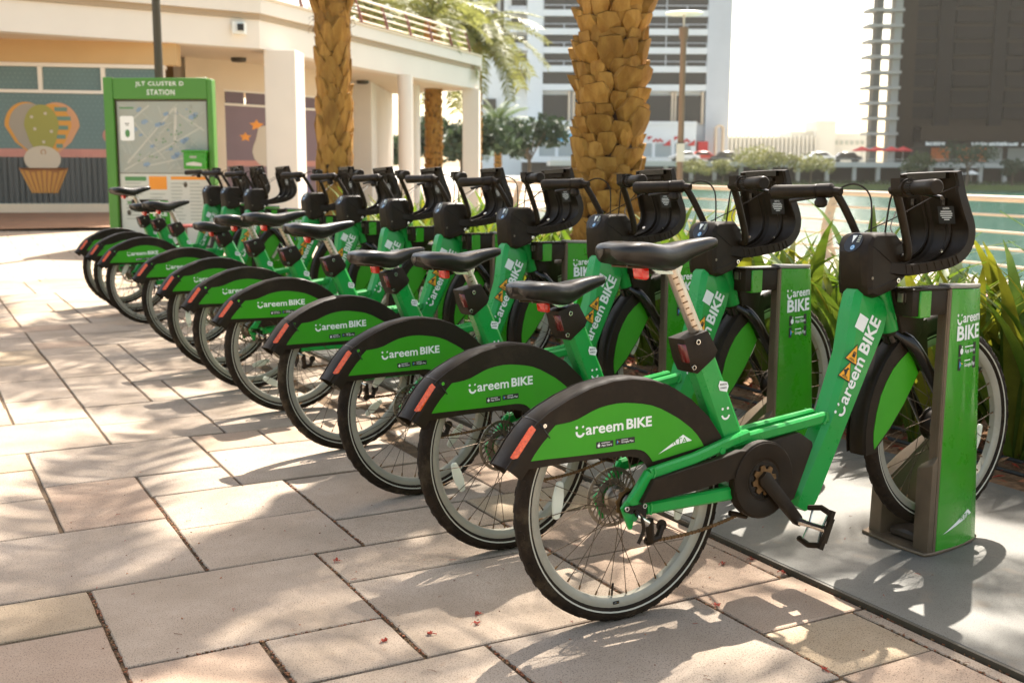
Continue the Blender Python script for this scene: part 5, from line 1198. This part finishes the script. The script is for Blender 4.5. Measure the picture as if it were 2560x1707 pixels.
for i in range(8): x0 = cx - .36 + i * .095; lobes.poly([(x0, 1.13), (x0 + .03, 1.13), (cx - .02 + (x0 + .03 - cx + .02) * .55, .74), (cx - .02 + (x0 - cx + .02) * .55, .74)], CUP2)
lobes.poly([(cx - .42, 1.16), (cx - .2, 1.09), (cx, 1.12), (cx + .18, 1.08), (cx + .38, 1.16), (cx + .36, 1.12), (cx - .40, 1.12)], CUP2)
lobes.disc(-7.02, 1.72, .085, PINKM, .11)
for x, y in ((-8.22, 2.02), (-8.0, 2.08), (-8.18, 1.82), (-7.92, 1.78), (-8.05, 1.6)): lobes.disc(x, y, .03, HEADC, None, 5)
F.parts += [(V_, F_, m_, 1) for V_, F_, m_ in t.parts] + [(V_, F_, m_, 2 + .5 * i) for i, (V_, F_, m_) in enumerate(lobes.parts)]
F.build('mural_print', lambda u, v, h: MW(u, v, -.003 - h * 4), mg)
# second wall (mauve windows) further right
def MW2(u, v, h): return P3(u, 22.4 + (u + 6.4) * 1.45 + h, v)
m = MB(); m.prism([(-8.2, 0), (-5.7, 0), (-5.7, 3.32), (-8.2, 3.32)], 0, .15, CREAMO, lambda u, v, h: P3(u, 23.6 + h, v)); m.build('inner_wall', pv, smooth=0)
m = MB(); m.prism([(-6.4, .0), (-4.3, .0), (-4.3, .4), (-6.4, .4)], 0, .2, CREAMB, MW2); m.prism([(-6.4, 2.74), (-4.3, 2.74), (-4.3, 3.32), (-6.4, 3.32)], -.01, .2, CREAMB, MW2); m.prism([(-6.4, .4), (-5.86, .4), (-5.86, 2.74), (-6.4, 2.74)], -.005, .2, CREAMB, MW2); m.build('side_wall', pv, smooth=0)
m = MB(); m.prism([(-5.86, .4), (-4.3, .4), (-4.3, 2.42), (-5.86, 2.42)], .03, .1, PURPM, MW2); mg2 = m.build('mural_glass', pv, smooth=0)
for x0, x1 in ((-5.85, -5.58), (-5.54, -5.03), (-4.99, -4.4)):
    m = MB(); m.prism([(x0, 2.47), (x1, 2.47), (x1, 2.72), (x0, 2.72)], .03, .1, PURPD, MW2); m.build('transom_pane', pv, smooth=0)
m = MB(); m.prism([(-5.86, 2.421), (-4.3, 2.421), (-4.3, 2.469), (-5.86, 2.469)], -.03, .1, CREAM, MW2); m.prism([(-5.86, 2.70), (-4.3, 2.70), (-4.3, 2.739), (-5.86, 2.739)], -.03, .1, CREAM, MW2); m.build('window_frame', pv, smooth=0)
def star(x, y, r): return [(x + (r if i % 2 == 0 else r * .5) * cos(R(90 + 36 * i)), y + (r if i % 2 == 0 else r * .5) * sin(R(90 + 36 * i))) for i in range(10)]
F = Flat().poly(star(-5.38, 2.05, .12), SIGNO).poly(star(-5.56, 1.80, .10), SIGNO).poly(star(-4.9, 2.1, .10), SIGNO).rect(-5.85, 1.2, 1.5, .12, PINKM).poly([(-5.85, .42), (-4.5, .42), (-4.5, 1.0), (-4.85, 1.2), (-5.1, 1.02), (-5.35, 1.0), (-5.6, .8)], VIOL)
F.poly([(-5.14 + .30 * cos(R(t_)) * (1 + .12 * sin(4 * R(t_))), 1.62 + .50 * sin(R(t_)) * (1 + .10 * cos(5 * R(t_)))) for t_ in range(0, 360, 15)], HEADC); F.disc(-5.02, 1.75, .06, BAL3, .09)
F.parts = [(p[0], p[1], p[2], .5 * i) for i, p in enumerate(F.parts)]
F.build('mural_print', lambda u, v, h: MW2(u, v, .026 - h * 4), mg2)
# back wall stub right of the murals, seen through the colonnade
box_pillar(-4.55, -3.55, 28.6, 33.5, HS, CREAM, 'end_wall')
# ceiling lights, camera
for l_, d_ in ((-7.25, 21.3), (-5.4, 22.59), (-3.73, 28.39), (-4.02 + .3, 32.5), (-2.75, 31.0), (-9.6, 20.2)):
    m = MB(); m.lathe([(0, HS - .075), (.13, HS - .075), (.15, HS - .05), (.15, HS + .003)], DARKM, lambda u, v, h: P3(l_ + u, d_ + v, h), 16); m.build('ceiling_light', pv)
m = MB(); q = (-4.86, 20.35); m.prism([(q[0] - .10, q[1]), (q[0] + .10, q[1] + .05), (q[0] + .10, q[1] + .35), (q[0] - .10, q[1] + .3)], 3.52, 3.72, WHITE, lambda u, v, h: P3(u, v, h)); m.prism([(q[0], q[1] - .03), (q[0] + .10, q[1] - .01), (q[0] + .10, q[1] + .03), (q[0], q[1] + .01)], 3.57, 3.68, INK, lambda u, v, h: P3(u, v, h)); m.build('security_camera', pv)
tag(pv, 'cream single storey pavilion with deep overhang, square and round columns, mural windows and roof terrace', 'building')
tr = empty('terrace_railing', far(-3, 25)); to = tr.location.copy(); tag(tr, 'maroon posted railing with white rails along the pavilion roof edge', 'railing')
run2 = [(-8.5, 17.9), (-4.75, 20.6), (-4.55, 21.1), (-1.2, 30.9)]
def lerp_run(t):
    Ls = [math.dist(p, q) for p, q in zip(run2, run2[1:])]; T = t * sum(Ls)
    for L_, p, q in zip(Ls, run2, run2[1:]):
        if T <= L_ + 1e-6: return (p[0] + (q[0] - p[0]) * T / L_, p[1] + (q[1] - p[1]) * T / L_)
        T -= L_
    return run2[-1]
for j in range(4):
    m = MB(); m.tube([far(lerp_run(i / 20)[0] - .03 * j, lerp_run(i / 20)[1], 4.30 + .155 * j) - to for i in range(21)], .016 if j < 3 else .024, CREAM, 6); m.build('rail', tr)
for i in range(13):
    l_, d_ = lerp_run(i / 12); m = MB(); m.tube([far(l_ + .05, d_, 4.18) - to, far(l_ - .02, d_, 4.5) - to, far(l_ - .12, d_ + .03, 4.82) - to], [.035, .03, .022], MAROON, 6); m.build('post', tr)

# ------------------------------------------------------------------ FAR TOWERS
tw = empty('white_tower', far(18, 210)); wo = tw.location.copy()
def tbox(mb, l0, l1, d0, d1, z0, z1, m): mb.box(far((l0 + l1) / 2, (d0 + d1) / 2, (z0 + z1) / 2) - wo, (abs(l1 - l0), abs(d1 - d0), abs(z1 - z0)), m, ROTS)
m = MB(); tbox(m, 2.4, 37.8, 201.6, 230, -1, 70, TOWW); tbox(m, 33.7, 37.8, 200.0, 201.6, 3, 70, TOWG); tbox(m, 2.4, 5.1, 200.0, 201.6, 3, 70, TOWW); tbox(m, -1.7, 2.4, 203.5, 230, -1, 70, TOWW); tbox(m, -9, -1.7, 212, 240, -1, 75, TOWW); m.build('wall', tw, smooth=0)
for i in range(15):
    z0 = 15.4 + 3.14 * i; m = MB()
    tbox(m, 5.15, 33.65, 200.6, 201.62, z0, z0 + 2.05 if i else z0 + 2.1, GLASSD); wn = m.build('window_band', tw, smooth=0)
    if i: 
        m = MB(); tbox(m, 5.15, 33.65, 200.45, 200.58, z0 + .75, z0 + .87, TOWG)
        for k_ in range(9): tbox(m, 5.15 + k_ * 3.55, 5.30 + k_ * 3.55, 200.40, 200.56, z0, z0 + .75 + (1.3 if k_ % 3 == 0 else 0), TOWG)
        m.build('balustrade', wn, smooth=0)
    m = MB(); tbox(m, 5.12, 33.68, 200.0, 201.6, z0 - 1.06, z0 - .01, TOWW); m.build('floor_band', tw, smooth=0)
    m = MB(); tbox(m, -.4, 2.1, 202.4, 203.52, z0 + .1, z0 + 2.0, GLASSD); m.build('side_window', tw, smooth=0)
    m = MB(); tbox(m, -1.0, 2.38, 201.2, 203.4, z0 - .5, z0 + .1, TOWW); tbox(m, -.95, 2.3, 201.2, 201.3, z0 + .1, z0 + .75, TOWG); m.build('balcony', tw, smooth=0)
for k_ in range(5):
    m = MB(); tbox(m, -8.2 + k_ * 1.45, -7.45 + k_ * 1.45, 211.5, 212.02, 22, 75, GLASSD); m.build('window_strip', tw, smooth=0)
for x0, x1 in ((5.1, 9.6), (10.8, 15.6), (17.2, 21.8), (23.1, 27.7), (28.6, 33.0)):
    m = MB(); tbox(m, x0, x1, 201.0, 201.62, 9.0, 13.6, GLASSD); m.build('podium_window', tw, smooth=0)
    for xa, xb in ((x0 - .35, x0 - .02), (x1 + .02, x1 + .35)): m = MB(); tbox(m, xa, xb, 200.3, 201.6, 8.7, 14.2, CREAMB); m.build('window_jamb', tw, smooth=0)
for x0, x1, z0 in ((-5.6, -3.2, 11.6), (-5.6, -3.2, 7.9)):
    m = MB(); tbox(m, x0, x1, 211.6, 212.02, z0, z0 + 1.9, GLASSD); m.build('side_window', tw, smooth=0)
m = MB(); tbox(m, 2.5, 31.6, 196.5, 201, 2.9, 8.9, TOWW); tbox(m, 2.5, 31.6, 196.2, 197, 8.4, 8.95, TOWW); tbox(m, 1.5, 33, 195.5, 200, 1.9, 2.9, TOWW); tbox(m, 1.5, 33, 198.5, 200.5, -.9, 1.9, BROWNW); m.build('podium', tw, smooth=0)
for k_ in range(8):
    x0 = 4.5 + k_ * 3.35; m = MB(); tbox(m, x0, x0 + 2.75, 196.4, 196.48, 2.95, 5.2, GLASSL); m.build('shop_window', tw, smooth=0)
for x0, x1 in ((4.6, 9.0), (9.7, 13.5), (17.5, 21.8)):
    m = MB(); tbox(m, x0, x1, 196.2, 196.45, 5.45, 7.0, SIGNBL); sgn = m.build('shop_sign', tw, smooth=0)
    m = MB(); m.add([far((x0 + x1) / 2 + .9 * cos(2 * pi * i / 10), 196.15, 6.2 + .4 * sin(2 * pi * i / 10)) - wo for i in range(10)], [tuple(range(10))], SIGNO); m.build('sign_picture', sgn, smooth=0)
for x0, x1 in ((23.2, 27.2), (27.8, 31.4)):
    m = MB(); m.add([far(u, 196.30, v) - wo for u, v in ((x0, 6.4), (x0 + .9, 6.4), (x0, 5.7), (x1, 5.9), (x1, 4.85), (x1 - 1.4, 4.85))], [(0, 1, 2), (3, 4, 5)], REDC)
    m.add([far(x0 + 1.1 + .35 * i + .25 * math.cos(a_ * .7), 196.30, 5.6 + (.25 if i % 2 else .0) + .2 * math.sin(a_ * .7)) - wo for i in range(5) for a_ in range(9)], [tuple(range(9 * i, 9 * i + 9)) for i in range(5)], REDC); m.build('red_shop_sign', tw, smooth=0)
m = MB(); tbox(m, 32.0, 33.7, 196.5, 200, 2.5, 5.6, REDC); m.build('red_kiosk_front', tw, smooth=0)
m = MB(); P = [(35.0, 2.5), (35.0, 7.4)] + [(35.8 + .8 * cos(R(t_)), 7.6 + .9 * sin(R(t_))) for t_ in range(180, -1, -20)] + [(36.6, 2.5)]; P_in = [(36.3, 2.5), (36.3, 7.4)] + [(35.8 + .5 * cos(R(t_)), 7.6 + .6 * sin(R(t_))) for t_ in range(0, 181, 20)] + [(35.3, 2.5)]
m.prism(P + P_in, 0, 1.5, CREAMB, lambda u, v, h: far(u, 197 + h, v) - wo); m.build('arch', tw, smooth=0)
for x, z in ((-1.4, 9.0), (.2, 9.0), (2.6, 9.0), (4.5, 9.0), (8.6, 9.0), (23.8, 9.0), (26.9, 9.0), (30.6, 9.0)): pass
tag(tw, 'tall white residential tower with dark window bands and shop podium behind the thick palm', 'building')
dt = empty('dark_tower', far(70, 185)); wo2 = dt.location.copy()
def dbox(mb, l0, l1, d0, d1, z0, z1, m): mb.box(far((l0 + l1) / 2, (d0 + d1) / 2, (z0 + z1) / 2) - wo2, (abs(l1 - l0), abs(d1 - d0), abs(z1 - z0)), m, ROTS)
m = MB(); 
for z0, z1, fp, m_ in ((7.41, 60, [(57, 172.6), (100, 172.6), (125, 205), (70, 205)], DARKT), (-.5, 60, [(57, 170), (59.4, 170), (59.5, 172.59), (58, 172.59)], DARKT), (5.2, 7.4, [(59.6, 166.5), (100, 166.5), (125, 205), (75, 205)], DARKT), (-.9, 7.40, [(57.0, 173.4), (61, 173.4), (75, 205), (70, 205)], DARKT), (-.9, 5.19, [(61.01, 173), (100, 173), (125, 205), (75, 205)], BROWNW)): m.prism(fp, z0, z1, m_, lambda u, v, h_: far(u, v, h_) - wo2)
pass; m.build('wall', dt, smooth=0)
for i in range(16):
    for x0, x1 in ((60.1, 63.2), (65.9, 71.4), (73.8, 79.5), (82, 88)):
        z0 = 8.6 + 2.35 * i; m = MB(); dbox(m, x0, x1, 172.0, 172.62, z0, z0 + 1.75, DARKG); m.build('window', dt, smooth=0)
for x0, x1 in ((63.4, 65.7), (71.6, 73.6), (79.7, 81.8)):
    m = MB(); dbox(m, x0, x1, 171.9, 172.62, 7.5, 60, DARKG); m.build('glazed_strip', dt, smooth=0)
for i in range(19):
    z0 = -.3 + 2.22 * i + 1.9; s_ = 0 if i < 4 else .5
    m = MB(); dbox(m, 52.4 - s_, 57.0, 168.6, 172, z0, z0 + .42, CONCG); m.build('balcony_slab', dt, smooth=0)
m = MB(); dbox(m, 53.25, 54.2, 169.5, 171.5, -.9, 48, CONCD); m.build('column', dt, smooth=0)
m = MB(); dbox(m, 55.9, 56.98, 169.5, 171.5, -.9, 48, CONCG); m.build('column', dt, smooth=0)
for x0, x1 in ((63.6, 66.4), (67.6, 70.1), (70.6, 72.0)):
    m = MB(); dbox(m, x0, x1, 172.7, 172.98, 2.3, 4.35, ORANGE); m.build('shopfront', dt, smooth=0)
for x0, x1 in ((60.3, 63.1), (72.3, 74.4), (75.2, 79), (80, 84)):
    m = MB(); dbox(m, x0, x1, 172.7, 172.98, 2.2, 4.35, GLASSL if x0 > 70 else GLASSD); m.build('shopfront', dt, smooth=0)
rr = random.Random(6)
for x0, n_ in ((60.4, 8), (67.1, 9), (70.4, 10), (74.5, 9)):
    m = MB()
    for k_ in range(n_): dbox(m, x0 + k_ * .36, x0 + k_ * .36 + rr.uniform(.16, .28), 166.3, 166.48, 4.52, 4.52 + rr.uniform(.34, .55), WHITE)
    m.build('blurred_sign', dt, smooth=0)
tag(dt, 'dark brown high-rise with balcony slab stack at its left corner and orange shopfronts', 'building')
# far low buildings, arcade, trees, cars, parasols
def simple_building(name, parts, lab, c_):
    r = empty(name, far(*c_)); w_ = r.location.copy(); b = MB()
    for l0, l1, d0, d1, z0, z1, m_ in parts: b.box(far((l0 + l1) / 2, (d0 + d1) / 2, (z0 + z1) / 2) - w_, (l1 - l0, d1 - d0, z1 - z0), m_, ROTS)
    b.build('wall', r, smooth=0); tag(r, lab, 'building'); return r, w_
PALEB = mat('pale_far_wall', (0.60, 0.56, 0.47), 0.9); PALEB2 = mat('pale_far_wall_grey', (0.52, 0.51, 0.46), 0.9)  # even pale wall colours of the far low buildings
r, w_ = simple_building('office_building', [(60, 86, 322, 340, -1, 9.6, PALEB2)], 'long pale low building with rows of upright fins, right of the white tower', (70, 325))
for i in range(22):
    b = MB(); b.box(far(60.6 + i * 1.18, 321.3, 5.2) - w_, (.42, 1.2, 9.6 + (i % 3) * .25), PALEB, ROTS); b.build('fin', r, smooth=0)
r, w_ = simple_building('office_building', [(85.8, 91.2, 322, 335, -1, 14.3, PALEB), (91.2, 101, 325, 340, -1, 10.9, PALEB), (79.5, 85.8, 326, 340, -1, 11.4, PALEB)], 'pale stepped building with a taller square block left of the dark tower', (90, 325))
for k_ in range(6): b = MB(); b.box(far(92.3 + k_ * 1.5, 324.9, 8.3) - w_, (.8, .3, 1.1), GREYL, ROTS); b.build('window', r, smooth=0)
r, w_ = simple_building('glass_tower', [(-14.5, -11.0, 330, 350, -1, 17.5, TOWG)], 'faint blue-grey tower seen between the columns under the pavilion roof', (-13, 330))
for k_ in range(5): b = MB(); b.box(far(-12.7, 329.8, 3 + k_ * 3) - w_, (3, .3, 1.6), GLASSL, ROTS); b.build('window', r, smooth=0)
ar = empty('arcade', far(45, 153)); aw = ar.location.copy()
def abox(mb, l0, l1, d0, d1, z0, z1, m): mb.box(far((l0 + l1) / 2, (d0 + d1) / 2, (z0 + z1) / 2) - aw, (abs(l1 - l0), abs(d1 - d0), abs(z1 - z0)), m, ROTS)
m = MB(); abox(m, 5, 110, 152, 168, 1.30, 1.95, CONC); m.build('deck', ar, smooth=0)
m = MB(); abox(m, 5, 110, 160, 161, -1, 1.30, BROWNW); m.build('back_wall', ar, smooth=0)
m = MB(); abox(m, 5, 110, 152.1, 152.2, 2.35, 2.42, CONC); abox(m, 5, 110, 152.1, 152.2, 2.02, 2.07, CONC); m.build('parapet_rail', ar, smooth=0)
for k_, x in enumerate((8.5, 12.6, 16.6, 20.6, 24, 27.16, 30.71, 34.6, 38.37, 42.3, 45.94, 49.14, 52.6, 56.2, 59.74, 62.93, 66.21, 70)):
    m = MB(); abox(m, x - .24, x + .24, 152.3, 152.9, -1, 1.30, CONC); m.build('column', ar, smooth=0)
tag(ar, 'long waterfront arcade with pale columns and dark openings on the far bank', 'arcade')
def leaf_cloud(cs, n, s, m, seed):
    rr = random.Random(seed); b = MB()
    for _ in range(n):
        c_ = rr.choice(cs); u = Vector((rr.gauss(0, 1), rr.gauss(0, 1), rr.gauss(0, 1))).normalized() * (rr.random() ** .45)
        p = Vector((c_[0] + u.x * c_[3], c_[1] + u.y * c_[3], c_[2] + u.z * c_[4])); a_ = Vector((rr.gauss(0, 1), rr.gauss(0, 1), rr.gauss(0, 1))).normalized(); o1 = a_.orthogonal().normalized() * s * rr.uniform(.5, 1.1); o2 = a_.cross(o1).normalized() * s * rr.uniform(.3, .7)
        b.add([p - o1, p - o2, p + o1, p + o2], [(0, 1, 2, 3)], m)
    return b
def tree(l_, d_, z0, h, w_, m, lab, grp, seed, n=900, s=.22, trunk=True):
    r = empty('tree', far(l_, d_, z0)); rr = random.Random(seed); cs = [(rr.uniform(-.55, .55) * w_, rr.uniform(-.4, .4) * w_, h * rr.uniform(.5, .86), w_ * rr.uniform(.25, .45), h * rr.uniform(.13, .22)) for _ in range(9)]
    leaf_cloud(cs, n, s, m, seed).build('crown', r, smooth=0)
    if trunk:
        b = MB(); b.tube([(0, 0, -.1), (.03 * h, 0, h * .3), (0, .02 * h, h * .6)], [h * .035, h * .026, h * .015], BARK, 7)
        for c_ in cs[:5]: b.tube([(.02 * h, 0, h * .35), (c_[0] * .6, c_[1] * .6, c_[2])], [h * .014, h * .006], BARK, 5)
        b.build('trunk', r)
    tag(r, lab, 'tree', grp)
TL = [(31.2, 148, -.9, 4.9, 3.2, TREEY, 'yellow-green tree on the far bank just right of the white tower'), (34.6, 147, -.9, 4.1, 2.9, TREEY, 'yellow-green tree on the far bank below the finned low building'), (38.6, 147, -.9, 3.9, 2.7, TREEY, 'yellow-green tree in front of the arcade below the tall square block'), (27.2, 147, -.9, 3.0, 2.3, TREEY, 'low yellowish bush on the far bank left of the street lamp poster'),
      (23.5, 147, -.9, 2.9, 2.4, TREEY, 'thin reddish yellow bush on the far bank nearest the thick palm'), (52.3, 146, -.9, 3.9, 2.2, TREEG, 'round green tree on the far bank under the red parasols'), (58.5, 146, -.9, 5.1, 3.0, TREED, 'larger dark green tree on the far bank before the orange shopfronts'), (64.4, 146, -.9, 3.2, 1.6, TREED, 'small dark tree on the far bank near the right picture edge')]
for i, (l_, d_, z0, h, w_, m_, lab) in enumerate(TL): tree(l_, d_, z0, h * 1.08, w_ * 1.5, m_, lab, 'trees on the far bank', 30 + i, 1100)
tree(-2.9, 62, 0, 3.9, 3.4, TREED, 'dark leafy tree seen between the right pillar and the distant palm trunk', 'park trees', 50, 1500, .28); tree(-5.0, 66, 0, 4.3, 2.6, TREED, 'dark leafy tree seen between the columns under the pavilion', 'park trees', 51, 1300, .28); tree(.9, 68, 0, 4.3, 2.7, TREED, 'dark green tree beside the distant palm in front of the white tower', 'park trees', 52, 1500, .26)
tree(-6.4, 70, 0, 3.4, 2.6, TREED, 'leafy tree low between the end wall and the round columns', 'park trees', 53, 1000, .28)
q = MB(); rr = random.Random(2)
leaf_cloud([(far(l_, 151.2).x, far(l_, 151.2).y, -.75, .8, .35) for l_ in range(14, 78, 1)], 3200, .2, TREEG, 9).build('hedge', smooth=0); tag(bpy.data.objects['hedge'], 'clipped green hedge strip along the far bank waterline', 'hedge')
def parasol(l_, d_, z, w_, h, lab):
    r = empty('parasol', far(l_, d_, z)); b = MB(); n_ = 8
    b.add([(0, 0, h)] + [(w_ * cos(2 * pi * i / n_), w_ * sin(2 * pi * i / n_), h * .76) for i in range(n_)] + [(w_ * cos(2 * pi * i / n_), w_ * sin(2 * pi * i / n_), h * .70) for i in range(n_)], [(0, 1 + i, 1 + (i + 1) % n_) for i in range(n_)] + [(1 + i, 1 + (i + 1) % n_, 9 + (i + 1) % n_, 9 + i) for i in range(n_)], REDC); b.build('canopy', r, smooth=0)
    b = MB(); b.tube([(0, 0, 0), (0, 0, h)], .04, CONC, 6); b.build('pole', r); tag(r, lab, 'parasol', 'red parasols on the far deck')
for l_, lab in ((47.6, 'red parasol on the far deck, leftmost of four'), (49.6, 'red parasol on the far deck, second from left'), (51.6, 'red parasol on the far deck, third from left'), (53.2, 'red parasol on the far deck, rightmost of four, against the dark tower')): parasol(l_, 155, 1.95, 1.25, 2.2, lab)
for l_, lab in ((59.2, 'white parasol under the arcade right of the dark tree'), (61.3, 'white parasol under the arcade beside the second column from the right')):
    parasol(l_, 151.4, -.9, .95, 1.9, lab); bpy.data.objects  # small
for o in list(col.objects):
    if o.name.startswith('parasol') and 'white' in o.get('label', ''):
        o['group'] = 'white parasols at the far arcade'
        for ch in o.children:
            if ch.name.startswith('canopy'): ch.data.materials[0] = WHITE
def car(l_, d_, z, m_, lab):
    r = empty('parked_car', far(l_, d_, z), (0, 0, math.atan2(RH.y, RH.x))); b = MB()
    b.prism([(-2.1, .35), (-2.05, .8), (-1.3, .92), (-.8, 1.42), (.9, 1.42), (1.5, .95), (2.1, .8), (2.15, .35)], -.8, .8, m_, XZ); b.build('body', r, bevel=.06)
    b = MB(); b.prism([(-1.15, .95), (-.75, 1.35), (.8, 1.35), (1.3, .95)], -.805, .805, GLASSD, XZ); b.build('window', r)
    for x in (-1.3, 1.35):
        for y in (-.78, .78): b = MB(); b.lathe([(.02, -.1), (.33, -.1), (.33, .1), (.02, .1)], RUBBER, lambda u, v, h: Vector((x + u, y + h, .33 + v)), 14, True); b.build('wheel', r)
    tag(r, lab, 'car', 'cars parked on the far deck')
for a_ in ((42.6, 158, 1.95, CARW, 'pale parked car on the far deck left of the red parasols'), (46.6, 159, 1.95, CARD, 'dark parked car on the far deck beside the red parasols'), (29.6, 158, 1.95, CARD, 'dark parked car on the far deck behind the yellow-green tree'), (26.4, 159, 1.95, CARR, 'red parked car on the far deck beside the white arch'), (23.8, 158, 1.95, CARW, 'pale parked car on the far deck left of the white arch')): car(*a_)

# ------------------------------------------------------------------ HAZE
hz = bpy.data.materials.new('haze'); hz.use_nodes = True; n = hz.node_tree.nodes; n.remove(n['Principled BSDF']); pvn = n.new('ShaderNodeVolumePrincipled')
pvn.inputs['Color'].default_value = (.95, .90, .80, 1); pvn.inputs['Density'].default_value = HAZE; pvn.inputs['Anisotropy'].default_value = .35
hz.node_tree.links.new(pvn.outputs[0], n['Material Output'].inputs['Volume'])
mb = MB(); mb.box(far(120, 700, 37), (1500, 1700, 80), hz, ROTS); o = mb.build('haze', smooth=0); tag(o, kind='stuff')
